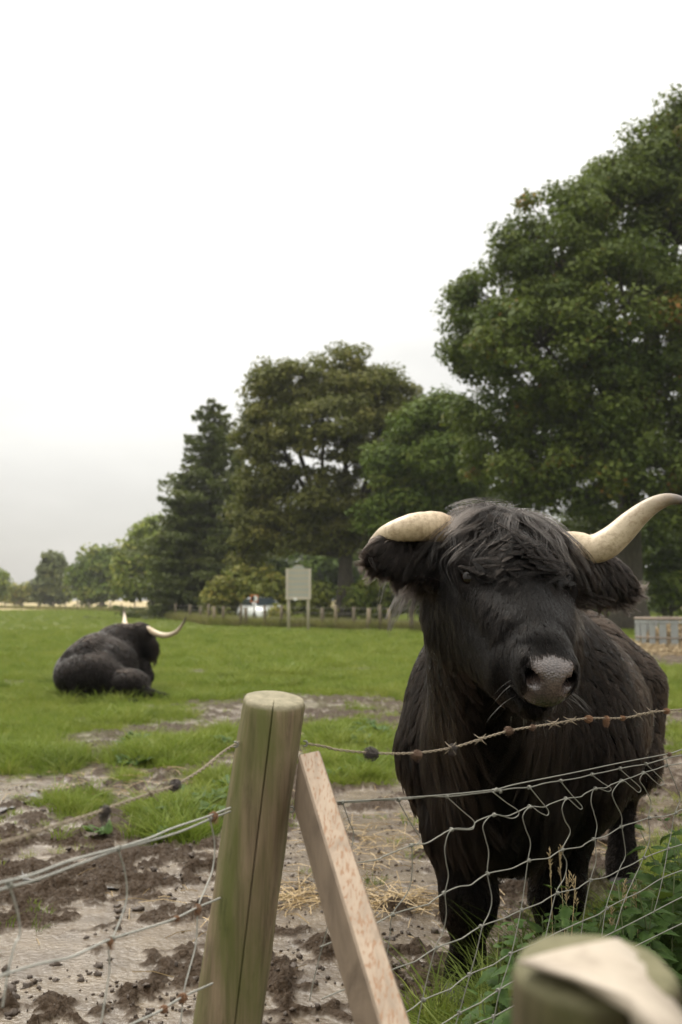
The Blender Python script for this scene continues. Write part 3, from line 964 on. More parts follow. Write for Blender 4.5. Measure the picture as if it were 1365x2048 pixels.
def barbed(parent, pts, pl, barbs, name='barbed_strand'):
    c = spline(pts, 260)
    s = np.concatenate([[0], np.cumsum(np.linalg.norm(np.diff(c, axis=0), axis=1))])
    ph = s / 0.026 * 2 * math.pi
    up = np.array([0, 0, 1.0]); sd_ = np.cross(pl.d, up)
    for k in (0, 1):
        o_ = 0.0017 * (np.cos(ph + k * math.pi)[:, None] * up + np.sin(ph + k * math.pi)[:, None] * sd_)
        tube(name, c + o_, 0.00110, BARBW, parent, 6)
    for b in barbs:
        i = int(np.argmin(np.linalg.norm(c - b, axis=1)))
        V, F = [], []
        base = 0
        for q in (0, 1):
            a = random.uniform(0.5, 1.4) * (1 if q else -1)
            d1 = unit(pl.d * 0.45 * (1 if q else -1) + up * math.cos(a) * 0.9 + sd_ * math.sin(a))
            path = [d1 * 0.016, d1 * 0.006 + pl.d * 0.001] + [pl.d * (0.0012 * w - 0.003 + 0.002 * q) + 0.0042 * (math.cos(w * 1.1 + a) * up + math.sin(w * 1.1 + a) * sd_) for w in range(7)] + [-d1 * 0.006, -d1 * 0.016]
            v, f = tube_data(path, [0.0004, 0.001] + [0.001] * 8 + [0.0004], 5, True, base)
            V.append(v); F += f; base += len(v)
        o = link('barb', mesh('barb', np.concatenate(V), F), BARBW, parent); o.location = c[i]
    return c


def hair_tuft(label, p, r0, mat, hang=0.0, n=130, group=None, cat='hair tuft', name='hair_tuft'):
    r = np.random.default_rng(int(abs(p[0]) * 1e4) % 9999)
    V, F, base = [], [], 0
    for _ in range(n):
        a = unit(r.normal(size=3)); b = unit(np.cross(a, r.normal(size=3)))
        rr = r0 * r.uniform(0.35, 1.0)
        th = np.linspace(0, r.uniform(1.5, 3.5), 7)
        sq = np.array([1.0, 1.0, 0.85])
        pts = (np.cos(th)[:, None] * a + np.sin(th)[:, None] * b) * rr * sq * np.linspace(1, r.uniform(0.8, 1.3), 7)[:, None]
        pts[:, 2] -= hang * r.random() * np.linspace(0, 1, 7) ** 1.5
        v, f = tube_data(pts, np.linspace(0.0006, 0.0003, 7) * max(1, r0 / 0.014), 3, False, base)
        V.append(v); F += f; base += len(v)
    o = link(name, mesh(name, np.concatenate(V), F), mat)
    o.location = p
    tag(o, label, cat, group, None)
    return o


# right-hand run, behind which the bull stands
fr = empty('wire_fence', (0.35, 2.05, 0)); tag(fr, 'buckled wire netting with barbed top strand running right from the cracked post', 'fence')
bpts = [PR.at(612, 1487)] + z2(PR, [(-60, 186), (0, 200), (160, 213), (310, 211), (450, 190), (560, 157), (690, 120), (850, 95), (980, 74), (1130, 72), (1240, 50), (1365, 38)]) + [PR.at(1440, 1412)]
barbed(fr, bpts, PR, z2(PR, [(560, 157), (850, 95), (918, 88), (1190, 60), (1242, 50), (440, 192)]))
net = {
    'top_a': [(-120, 408), (0, 405), (230, 391), (430, 377), (620, 356), (700, 336), (930, 290), (1120, 250), (1310, 214), (1365, 197), (1480, 170)],
    'top_b': [(-120, 414), (0, 409), (110, 404), (130, 400), (230, 397), (330, 388), (350, 384), (430, 385), (540, 373), (620, 363), (690, 352), (755, 348), (820, 331), (880, 322), (950, 311), (1005, 297), (1060, 286), (1118, 273), (1170, 263), (1222, 255), (1290, 236), (1330, 226), (1480, 200)],
    'w2': [(-90, 690), (40, 655), (150, 636), (168, 626), (285, 580), (345, 571), (395, 543), (445, 517), (528, 515), (542, 486), (615, 458), (665, 463), (708, 446), (757, 425), (815, 427), (835, 416), (900, 393), (960, 386), (975, 374), (1020, 353), (1060, 350), (1080, 338), (1122, 322), (1170, 306), (1210, 290), (1260, 276), (1300, 262), (1365, 252), (1480, 225)],
    'w3': [(-80, 985), (130, 897), (210, 855), (280, 832), (350, 815), (370, 800), (415, 770), (470, 745), (520, 738), (545, 720), (590, 692), (650, 679), (690, 670), (755, 640), (830, 631), (850, 618), (888, 597), (960, 586), (975, 575), (1012, 555), (1060, 542), (1122, 505), (1180, 487), (1235, 470), (1300, 462), (1340, 450), (1365, 436), (1480, 405)],
    'w4': [(-70, 1190), (195, 1080), (290, 1046), (310, 1036), (385, 988), (475, 955), (495, 945), (563, 902), (660, 868), (680, 858), (725, 837), (800, 809), (820, 796), (868, 770), (945, 752), (960, 742), (1000, 718), (1060, 706), (1120, 675), (1165, 655), (1215, 628), (1310, 592), (1365, 575), (1480, 530)],
    'w5': [(-40, 1400), (255, 1250), (335, 1195), (440, 1152), (455, 1140), (515, 1095), (600, 1060), (620, 1050), (680, 1012), (790, 965), (870, 925), (970, 880), (1030, 855), (1065, 830), (1130, 795), (1200, 762), (1280, 712), (1365, 678), (1480, 635)],
    'w6': [(180, 1420), (410, 1290), (478, 1247), (560, 1207), (575, 1195), (632, 1157), (690, 1122), (800, 1065), (930, 1000), (1080, 930), (1200, 870), (1365, 785), (1480, 740)],
    'w7': [(380, 1385), (540, 1292), (612, 1262), (700, 1215), (800, 1165), (930, 1105), (1080, 1030), (1200, 970), (1365, 890), (1480, 840)]}
for k, pts in net.items():
    tube('line_wire', spline(z2(PR, pts, random.uniform(-0.003, 0.003)), 180), 0.00125 if k.startswith('top') else 0.00115, GALV, fr, 6)
stays = [
    [(12, 408), (45, 490), (60, 540), (38, 625), (-30, 800), (-60, 960), (-120, 1200)],
    [(235, 396), (290, 500), (320, 552), (300, 575), (284, 580), (282, 700), (265, 770), (212, 855), (205, 940), (185, 1060), (150, 1200), (120, 1320)],
    [(428, 385), (490, 440), (536, 480), (541, 498), (520, 513), (445, 517), (416, 580), (418, 640), (427, 700), (415, 770), (422, 850), (410, 930), (385, 988), (335, 1195), (312, 1300), (300, 1400)],
    [(605, 366), (660, 408), (706, 438), (712, 458), (690, 472), (650, 464), (615, 458), (577, 500), (585, 550), (598, 610), (590, 692), (604, 790), (590, 850), (563, 902), (540, 1000), (515, 1095), (478, 1247), (462, 1310), (440, 1400)],
    [(755, 348), (795, 400), (826, 440), (820, 459), (790, 446), (757, 425), (728, 460), (740, 510), (763, 570), (755, 640), (742, 740), (725, 837), (680, 1012), (632, 1157), (612, 1262), (596, 1340)],
    [(882, 322), (925, 378), (963, 424), (955, 435), (930, 415), (900, 393), (880, 430), (893, 480), (916, 525), (888, 597), (908, 650), (900, 710), (868, 770), (830, 910), (795, 1040), (760, 1180)],
    [(1005, 297), (1050, 330), (1086, 352), (1076, 366), (1020, 353), (1001, 400), (1010, 450), (1020, 500), (1012, 555), (1016, 640), (998, 718), (975, 880), (950, 1090)],
    [(1118, 273), (1165, 315), (1202, 352), (1193, 369), (1160, 345), (1122, 322), (1082, 365), (1090, 405), (1118, 460), (1122, 505), (1140, 600), (1138, 635), (1120, 675), (1065, 830), (1030, 1020)],
    [(1222, 255), (1262, 295), (1286, 326), (1272, 340), (1240, 315), (1210, 290), (1191, 318), (1215, 355), (1242, 410), (1235, 470), (1241, 550), (1215, 628), (1130, 795), (1090, 920)],
    [(1300, 234), (1304, 262), (1332, 335), (1356, 395), (1340, 450), (1325, 540), (1310, 592), (1280, 712), (1250, 850)]]
for st in stays:
    c = spline(z2(PR, st, random.uniform(-0.004, 0.001)), 130)
    c = c + 0.004 * np.outer(np.sin(np.linspace(0, 9, 130) + random.uniform(0, 6)), [PR.n[0], PR.n[1], 0])
    tube('stay_wire', c, 0.00100, GALV, fr, 6)
knots = [(12, 408), (235, 397), (428, 385), (612, 362), (755, 348), (882, 322), (1005, 297), (1118, 273), (1222, 255), (1312, 215),
         (285, 580), (445, 517), (615, 458), (757, 425), (900, 393), (1020, 353), (1122, 322), (1210, 290), (1302, 262),
         (212, 855), (415, 770), (590, 692), (755, 640), (888, 597), (1012, 555), (1122, 505), (1235, 470), (1340, 450),
         (385, 988), (563, 902), (725, 837), (868, 770), (1000, 718), (1215, 628), (1310, 592), (335, 1195), (515, 1095), (680, 1012), (478, 1247), (632, 1157), (612, 1262), (1065, 830), (625, 358), (640, 364)]
for kx, ky in knots: put_knot(fr, z2(PR, [(kx, ky)])[0], PR)

tl = [('large dark grey ball of hair on the barbed wire nearest the corner post', (125, 215), 0.0150, GREYH, 0.0),
      ('brown ball of hair on the barbed wire in front of the left foreleg', (305, 218), 0.0115, BROWNH, 0.006),
      ('small dark wisp of hair on the barbed wire right of the brown ball', (450, 188), 0.0085, GREYH, 0.012),
      ('brown hair ball on the barbed wire below the chin of the bull', (672, 122), 0.0100, BROWNH, 0.004),
      ('small brown hair ball on the barbed wire below the muzzle', (768, 108), 0.0070, BROWNH, 0.004),
      ('rusty brown hair tuft wrapped round the barbed wire below the nose', (992, 76), 0.0095, RUSTY, 0.0),
      ('rusty brown tuft hanging down from the barbed wire', (1062, 74), 0.0080, RUSTY, 0.018),
      ('small rusty tuft on the barbed wire in front of the flank', (1128, 72), 0.0070, RUSTY, 0.0),
      ('rusty tuft on the barbed wire near the right edge', (1302, 44), 0.0080, RUSTY, 0.0),
      ('tiny brown tuft on the netting below the barbed wire at the right edge', (1312, 216), 0.0060, BROWNH, 0.0)]
for lb, q, rr, m, hg in tl: hair_tuft(lb, z2(PR, [q])[0], rr, m, hg, group='hair caught on the wire')

# left-hand run, coming towards the camera
fl = empty('wire_fence', (-0.25, 1.4, 0)); tag(fl, 'loose blurred wire netting running left from the cracked post towards the camera', 'fence')
sl_ = dict(s=700 / 1365, ox=0, oy=1400)
lb_ = z2(PLF, [(935, 165), (905, 182), (870, 205), (790, 270), (690, 330), (600, 362), (480, 402), (350, 450), (200, 496), (90, 535), (0, 560), (-120, 598)], **sl_)
barbed(fl, lb_, PLF, z2(PLF, [(590, 362), (135, 520)], **sl_))
for pts in ([(900, 420), (800, 458), (680, 498), (580, 540), (460, 576), (280, 625), (130, 680), (0, 713), (-120, 745)],
            [(900, 434), (820, 465), (700, 515), (560, 557), (460, 584), (300, 643), (150, 698), (0, 740), (-120, 775)],
            [(860, 772), (770, 810), (690, 850), (620, 875), (440, 930), (350, 970), (270, 1005), (150, 1030), (0, 1076), (-120, 1110)],
            [(830, 1105), (710, 1160), (620, 1215), (520, 1262), (380, 1330)]):
    tube('line_wire', spline(z2(PLF, pts, 0, **sl_), 120), 0.0016, GALV2, fl, 6)
for pts in ([(820, 465), (838, 560), (830, 660), (800, 740), (775, 810), (765, 950), (740, 1050), (720, 1130), (705, 1262), (690, 1380)],
            [(462, 582), (490, 680), (492, 790), (440, 930), (425, 970), (427, 1060), (395, 1262), (380, 1380)],
            [(38, 722), (65, 810), (78, 880), (75, 925), (58, 955), (30, 1075), (10, 1200)]):
    tube('stay_wire', spline(z2(PLF, pts, 0, **sl_), 90), 0.0012, GALV2, fl, 6)
for q in ((820, 463), (462, 580), (38, 722), (440, 930), (772, 812)): put_knot(fl, z2(PLF, [q], **sl_)[0], PLF)
for lb, q, rr, m, hg in (('grey hair ball on the left barbed wire close to the corner post', (684, 330), 0.0105, GREYH, 0.006),
                         ('grey wisp of hair hanging from the left barbed wire', (412, 425), 0.0085, GREYH, 0.022),
                         ('brown fibres caught on the left top wire beside the post', (832, 452), 0.0085, RUSTY, 0.012),
                         ('rusty fibres knotted on the left netting below the top wire', (772, 808), 0.0060, RUSTY, 0.012),
                         ('rusty fibres on the second left wire', (690, 850), 0.0050, RUSTY, 0.004),
                         ('rusty fibres round a knot of the loose left netting', (430, 940), 0.0050, RUSTY, 0.012),
                         ('rusty fibres on the lowest left wire beside the post', (712, 1160), 0.0075, RUSTY, 0.008),
                         ('rusty fibres trailing along the lowest left wire', (640, 1205), 0.0060, RUSTY, 0.004)):
    hair_tuft(lb, z2(PLF, [q], **sl_)[0], rr, m, hg, 90, group='hair caught on the wire')
# staples that hold the wires to the corner post
for q, pl in ((PR.at(612, 1487), PR), (PLF.at(473, 1489), PLF), (PR.at(585, 1619), PR)):
    pts = [np.array([-0.004, 0, 0.004]), np.array([0.001, 0, 0.004]), np.array([0.003, 0, 0.0]), np.array([0.001, 0, -0.004]), np.array([-0.004, 0, -0.004])]
    o = tube('staple', spline([q + p_ for p_ in pts], 12), 0.0016, GALV, post, 6)

# ------------------------------------------------------------------ animals: implicit bodies, one continuous surface each
class Field:
    """signed distances of blended shapes on a grid, turned into one surface (surface nets)"""
    def __init__(self, lo, hi, h):
        self.lo = np.array(lo, float); self.h = h
        self.n = np.ceil((np.array(hi) - self.lo) / h).astype(int) + 1
        self.d = np.full(self.n, 0.5, np.float32)
        self.ax = [self.lo[i] + h * np.arange(self.n[i]) for i in range(3)]
    def box(self, lo, hi):
        a = np.clip(np.floor((np.array(lo) - self.lo) / self.h).astype(int), 0, self.n)
        b = np.clip(np.ceil((np.array(hi) - self.lo) / self.h).astype(int) + 1, 0, self.n)
        sl = tuple(slice(a[i], b[i]) for i in range(3))
        g = np.meshgrid(*[self.ax[i][sl[i]] for i in range(3)], indexing='ij')
        return sl, np.stack(g, -1).astype(np.float32)
    def put(self, sl, e, k, cut=False):
        d = self.d[sl]
        if cut:
            h = np.clip(0.5 - 0.5 * (d + e) / k, 0, 1)
            self.d[sl] = d * (1 - h) + (-e) * h + k * h * (1 - h)
        else:
            h = np.clip(0.5 + 0.5 * (d - e) / k, 0, 1)
            self.d[sl] = e * h + d * (1 - h) - k * h * (1 - h)
    def cone(self, a, b, ra, rb, k=0.05, cut=False):
        a, b = np.asarray(a, float), np.asarray(b, float)
        m = max(ra, rb) + 2 * k + 0.02
        sl, p = self.box(np.minimum(a, b) - m, np.maximum(a, b) + m)
        ab = b - a
        t = np.clip(((p - a) @ ab) / (ab @ ab + 1e-12), 0, 1)
        e = np.sqrt(((p - a - t[..., None] * ab) ** 2).sum(-1)) - (ra + (rb - ra) * t)
        self.put(sl, e.astype(np.float32), k, cut)
    def ell(self, c, axes, k=0.05, cut=False):
        """axes: 3 rows, each a half-axis vector"""
        c = np.asarray(c, float); A = np.asarray(axes, float)
        L = np.linalg.norm(A, axis=1)
        m = np.abs(A).sum(0) + 2 * k + 0.02
        sl, p = self.box(c - m, c + m)
        q = (p - c) @ (A / (L ** 2)[:, None]).T
        k0 = np.sqrt((q ** 2).sum(-1)); k1 = np.sqrt(((q / L) ** 2).sum(-1)) + 1e-9
        self.put(sl, (k0 * (k0 - 1) / k1).astype(np.float32), k, cut)
    def surface(self, passes=1):
        d = self.d; h = self.h
        s = d < 0
        cs = np.zeros(tuple(np.array(s.shape) - 1), np.uint8)
        for i in (0, 1):
            for j in (0, 1):
                for k in (0, 1):
                    cs += s[i:s.shape[0] - 1 + i, j:s.shape[1] - 1 + j, k:s.shape[2] - 1 + k]
        cells = np.argwhere((cs > 0) & (cs < 8))
        idx = np.full(cs.shape, -1, np.int64); idx[tuple(cells.T)] = np.arange(len(cells))
        acc = np.zeros((len(cells), 3)); cnt = np.zeros(len(cells))
        E = [((0, 0, 0), (1, 0, 0)), ((0, 1, 0), (1, 1, 0)), ((0, 0, 1), (1, 0, 1)), ((0, 1, 1), (1, 1, 1)),
             ((0, 0, 0), (0, 1, 0)), ((1, 0, 0), (1, 1, 0)), ((0, 0, 1), (0, 1, 1)), ((1, 0, 1), (1, 1, 1)),
             ((0, 0, 0), (0, 0, 1)), ((1, 0, 0), (1, 0, 1)), ((0, 1, 0), (0, 1, 1)), ((1, 1, 0), (1, 1, 1))]
        for a, b in E:
            a, b = np.array(a), np.array(b)
            da = d[tuple((cells + a).T)]; db = d[tuple((cells + b).T)]
            m = (da < 0) != (db < 0)
            t = np.where(m, da / np.where(m, da - db, 1), 0)
            acc += np.where(m[:, None], a + t[:, None] * (b - a), 0); cnt += m
        V = self.lo + h * (cells + acc / cnt[:, None])
        F = []
        for ax in range(3):
            o1, o2 = [(1, 2), (2, 0), (0, 1)][ax]
            s0 = [slice(None)] * 3; s1 = [slice(None)] * 3
            s0[ax] = slice(0, -1); s1[ax] = slice(1, None)
            e = np.argwhere(s[tuple(s0)] != s[tuple(s1)])
            e = e[(e[:, o1] > 0) & (e[:, o2] > 0) & (e[:, o1] < cs.shape[o1]) & (e[:, o2] < cs.shape[o2])]
            inside = s[tuple(e.T)]
            def at(u, v):
                q = e.copy(); q[:, o1] -= u; q[:, o2] -= v
                return idx[tuple(q.T)]
            q = np.stack([at(0, 0), at(1, 0), at(1, 1), at(0, 1)], -1)
            q[~inside] = q[~inside][:, ::-1]
            F.append(q)
        return V, np.concatenate(F)


def mesh_normals(V, F):
    n = np.cross(V[F[:, 2]] - V[F[:, 0]], V[F[:, 3]] - V[F[:, 1]])
    N = np.zeros_like(V)
    for k in range(4): np.add.at(N, F[:, k], n)
    return N / (np.linalg.norm(N, axis=1)[:, None] + 1e-12)


def sample_surface(V, F, N, weight, count, r):
    """count random points on the quads, density proportional to the per-vertex weight"""
    A = 0.5 * np.linalg.norm(np.cross(V[F[:, 2]] - V[F[:, 0]], V[F[:, 3]] - V[F[:, 1]]), axis=1) * weight[F].mean(1)
    f = r.choice(len(F), count, p=A / A.sum())
    u, v = r.random(count)[:, None], r.random(count)[:, None]
    q = F[f]
    def bl(X): return (X[q[:, 0]] * (1 - u) + X[q[:, 1]] * u) * (1 - v) + (X[q[:, 3]] * (1 - u) + X[q[:, 2]] * u) * v
    p, n = bl(V), bl(N)
    return p, n / np.linalg.norm(n, axis=1)[:, None], q[:, 0]




def grow(p, n, d, length, lift, curl, sag, npts, r, clump=0.6, n_guides=3000, wave_scale=1.0, spread=0.12):
    """strands from p along the tangent field d; neighbours gather into wavy locks"""
    N = len(p)
    g = r.choice(N, min(n_guides, N), replace=False)
    kd = KDTree(len(g))
    for i, j in enumerate(g): kd.insert(p[j], i)
    kd.balance()
    own = np.array([kd.find(q)[1] for q in p])
    gd = unit(d[g] + r.normal(0, spread, (len(g), 3)))
    ph = r.uniform(0, 6.28, len(g)); am = r.uniform(0.4, 1.3, len(g)); fr = r.uniform(0.7, 1.3, len(g))
    gl = r.uniform(0.75, 1.2, len(g))
    L = length * gl[own] * r.uniform(0.72, 1.12, N)
    dd = unit(d * 0.45 + gd[own] * 0.55 + r.normal(0, 0.10, (N, 3)))
    dd = unit(dd - n * (dd * n).sum(1)[:, None])
    side = np.cross(n, dd)
    s = np.linspace(0, 1, npts)
    out = np.empty((N, npts, 3))
    root = p[g][own]
    for i, t in enumerate(s):
        w = curl * am[own] * np.sin(ph[own] + 7.0 * fr[own] * t * wave_scale) * L * t
        c = p + dd * (L * t)[:, None] + n * (lift * L * (t - 0.75 * t * t))[:, None] + side * w[:, None]
        c[:, 2] -= sag * L * t * t
        out[:, i] = c
    tipg = out[g]                                          # pull towards the guide strand
    for i, t in enumerate(s):
        k = (clump * t ** 1.2) if np.isscalar(clump) else (clump * t ** 1.2)[:, None]
        out[:, i] = out[:, i] * (1 - k) + (tipg[own][:, i] + (p - root) * (1 - 0.9 * t)) * k
    return out


def hair_object(name, strands, r0, mat, parent, taper=0.85):
    if not isinstance(strands, list): strands = [strands]
    cu = bpy.data.hair_curves.new(name)
    cu.add_curves([s.shape[1] for s in strands for _ in range(len(s))])
    cu.attributes['position'].data.foreach_set('vector', np.concatenate([s.reshape(-1, 3) for s in strands]).astype(np.float32).ravel())
    if not isinstance(r0, (list, tuple)): r0 = [r0] * len(strands)
    rad = np.concatenate([np.tile(q * (1 - taper * np.linspace(0, 1, s.shape[1]) ** 1.5), len(s)) for s, q in zip(strands, r0)]).astype(np.float32)
    a = cu.attributes.get('radius') or cu.attributes.new('radius', 'FLOAT', 'POINT')
    a.data.foreach_set('value', rad)
    o = bpy.data.objects.new(name, cu)
    cu.materials.append(mat)
    COL.objects.link(o)
    o.parent = parent
    o.matrix_parent_inverse = Matrix.Translation(parent.location).inverted()
    return o


def mat_hair(name, c0, c1, rough=0.34, ior=1.16):
    t = NT(name)
    hi = t.add('ShaderNodeHairInfo')
    col = t.mix(hi.outputs['Random'], c0, c1)
    h = t.n.new('ShaderNodeBsdfHairPrincipled')
    try: h.model = 'CHIANG'
    except Exception: pass
    h.parametrization = 'COLOR'
    t.l.new(col, h.inputs['Color'])
    h.inputs['Roughness'].default_value = rough
    h.inputs['IOR'].default_value = ior
    h.inputs['Radial Roughness'].default_value = 0.5
    h.inputs['Coat'].default_value = 0.0 if 'Coat' in h.inputs else 0
    t.l.new(h.outputs[0], t.out.inputs['Surface'])
    return t.m


FUR = mat_hair('black_coat', (0.0020, 0.0018, 0.0017), (0.008, 0.0060, 0.0048))
FUR_BROWN = mat_hair('brown_tinged_coat', (0.0025, 0.0020, 0.0017), (0.015, 0.0098, 0.0070), 0.36)
FORELOCK = mat_hair('forelock_hair', (0.006, 0.005, 0.0045), (0.032, 0.026, 0.022), 0.32, 1.28)
FLANK = mat_hair('flank_coat', (0.006, 0.0042, 0.0033), (0.042, 0.027, 0.018), 0.38, 1.2)
EAR_HAIR = mat_hair('ear_hair', (0.004, 0.0033, 0.003), (0.028, 0.020, 0.0155), 0.36, 1.2)
WHISKER = mat_hair('whiskers', (0.30, 0.27, 0.22), (0.50, 0.46, 0.40), 0.3, 1.4)

t = NT('bull_hide')
hv = t.coord('Object')
skin = t.ramp(t.noise(hv, 60, 4, 0.6), [(0.3, (0.0055, 0.005, 0.0048)), (0.8, (0.014, 0.012, 0.011))])
pad_n = t.add('ShaderNodeTexVoronoi', {'Vector': hv, 'Scale': 210.0})
pad = t.ramp(pad_n.outputs['Distance'], [(0.0, (0.120, 0.086, 0.072)), (0.55, (0.076, 0.053, 0.044)), (0.9, (0.035, 0.025, 0.021))])
pad = t.mix(t.ramp(t.noise(hv, 22, 5, 0.6), [(0.35, 0.0), (0.7, 0.75)]), pad, (0.035, 0.028, 0.028))
pm = t.attr('pad')
rgh = t.mix(pm, (0.6, 0.6, 0.6), (0.24, 0.24, 0.24))
bm = t.bump(pad_n.outputs['Distance'], 0.40, 0.003)
p_ = t.n.new('ShaderNodeBsdfPrincipled')
HIDE = t.principled(Base_Color=t.mix(t.attr('tear'), t.mix(pm, skin, pad), (0.085, 0.055, 0.032)), Roughness=rgh, Normal=bm, Specular_IOR_Level=t.math('MULTIPLY', pm, 0.75))

t = NT('horn_keratin')
hp = t.attr('along')
hv = t.coord('Object')
hn = t.noise(t.coord('Object', (6, 6, 6)), 9, 6, 0.65)
hcol = t.ramp(hp, [(0.0, (0.40, 0.27, 0.15)), (0.12, (0.52, 0.40, 0.26)), (0.55, (0.56, 0.46, 0.32)), (0.82, (0.36, 0.29, 0.21)), (0.93, (0.10, 0.085, 0.075)), (1.0, (0.03, 0.028, 0.026))])
ring = t.add('ShaderNodeMath', {0: t.math('ADD', t.math('MULTIPLY', hp, 130.0), t.math('MULTIPLY', hn, 5.0))}, operation='SINE').outputs[0]
hcol = t.mix(t.math('MULTIPLY', t.ramp(ring, [(0.3, 0.0), (0.9, 0.28)]), t.ramp(hp, [(0.15, 1.0), (0.55, 0.0)])), hcol, (0.25, 0.165, 0.09))
hcol = t.mix(t.ramp(hn, [(0.46, 0.0), (0.70, 0.8)]), hcol, (0.25, 0.175, 0.10))
hcol = t.mix(t.ramp(t.noise(t.coord('Object', (9, 9, 30)), 14, 5, 0.7), [(0.58, 0.0), (0.70, 0.65)]), hcol, (0.10, 0.065, 0.04))
HORN = t.principled(Base_Color=hcol, Roughness=0.42, Normal=t.bump(hn, 0.35, 0.004), Specular_IOR_Level=0.5)

t = NT('dark_eye')
EYE = t.principled(Base_Color=(0.010, 0.006, 0.004), Roughness=0.03, Specular_IOR_Level=0.30)
HOOF = mat_plain('hoof', (0.022, 0.018, 0.014), 0.7, 0, 0.4, 30, 0.003)


def horn(parent, pts, radii, n=44, sides=20, seed=0):
    c = spline(pts, n)
    s0 = np.concatenate([[0], np.cumsum(np.linalg.norm(np.diff(np.asarray(pts, float), axis=0), axis=1))]); s0 /= s0[-1]
    u = np.linspace(0, 1, n)
    r = np.interp(u, s0, radii)
    r *= 1 + (0.020 * np.sin(u * 95) + 0.014 * np.sin(u * 41 + seed)) * np.clip(0.5 - u, 0, 1) / 0.5
    V, F = tube_data(c, r, sides)
    V += 0.0016 * np.stack([vnoise(V * 26, seed + q) for q in range(3)], -1)
    me = mesh('horn', V, F)
    vattr(me, 'along', np.repeat(u, sides))
    return link('horn', me, HORN, parent)


# ------------------------------------------------------------------ the standing bull
HEAD_YAW, HEAD_PITCH, HEAD_ROLL = 0.15, -0.97, 0.10
HEAD_POS = np.array([0.4345, 2.66, 1.556]); HEAD_S = 1.14


def head_axes():
    y, p, r = HEAD_YAW, HEAD_PITCH, HEAD_ROLL
    Bm = np.array([[1, 0, 0], [0, 0, -1], [0, -1, 0]], float)
    Rx = np.array([[1, 0, 0], [0, math.cos(p), -math.sin(p)], [0, math.sin(p), math.cos(p)]])
    Rz = np.array([[math.cos(y), -math.sin(y), 0], [math.sin(y), math.cos(y), 0], [0, 0, 1]])
    Ry = np.array([[math.cos(r), 0, math.sin(r)], [0, 1, 0], [-math.sin(r), 0, math.cos(r)]])
    return Bm @ (Ry @ Rz @ Rx).T


HM = head_axes()


def Hd(l, f, u):
    if f > 0.30: f = 0.30 + (f - 0.30) * 0.90
    return HEAD_POS + HEAD_S * (np.array([l * 0.93, f, u], float) @ HM)
def head_local(p):
    q = ((p - HEAD_POS) @ HM.T) / HEAD_S
    q[:, 0] /= 0.93
    q[:, 1] = np.where(q[:, 1] > 0.30, 0.30 + (q[:, 1] - 0.30) / 0.90, q[:, 1])
    return q


BO = np.array([0.50, 3.20, 0.0]); BA = unit(np.array([0.355, 0.935, 0.0])); BN = np.array([BA[1], -BA[0], 0.0])


def Bd(t_, s_, z_): return BO + BA * t_ + BN * s_ + np.array([0, 0, z_])


def eye_frame(sg):
    """centre of the eye opening, its outward direction, its long and its short axis"""
    c = Hd(sg * 0.120, 0.232, -0.066)
    e0 = unit(sg * HM[0] * 0.74 + HM[2] * 0.50 + HM[1] * 0.45)
    e1 = unit(HM[1] * 0.75 - sg * HM[0] * 0.55 - HM[2] * 0.35); e1 = unit(e1 - e0 * (e1 @ e0))
    return c, e0, e1, np.cross(e0, e1)


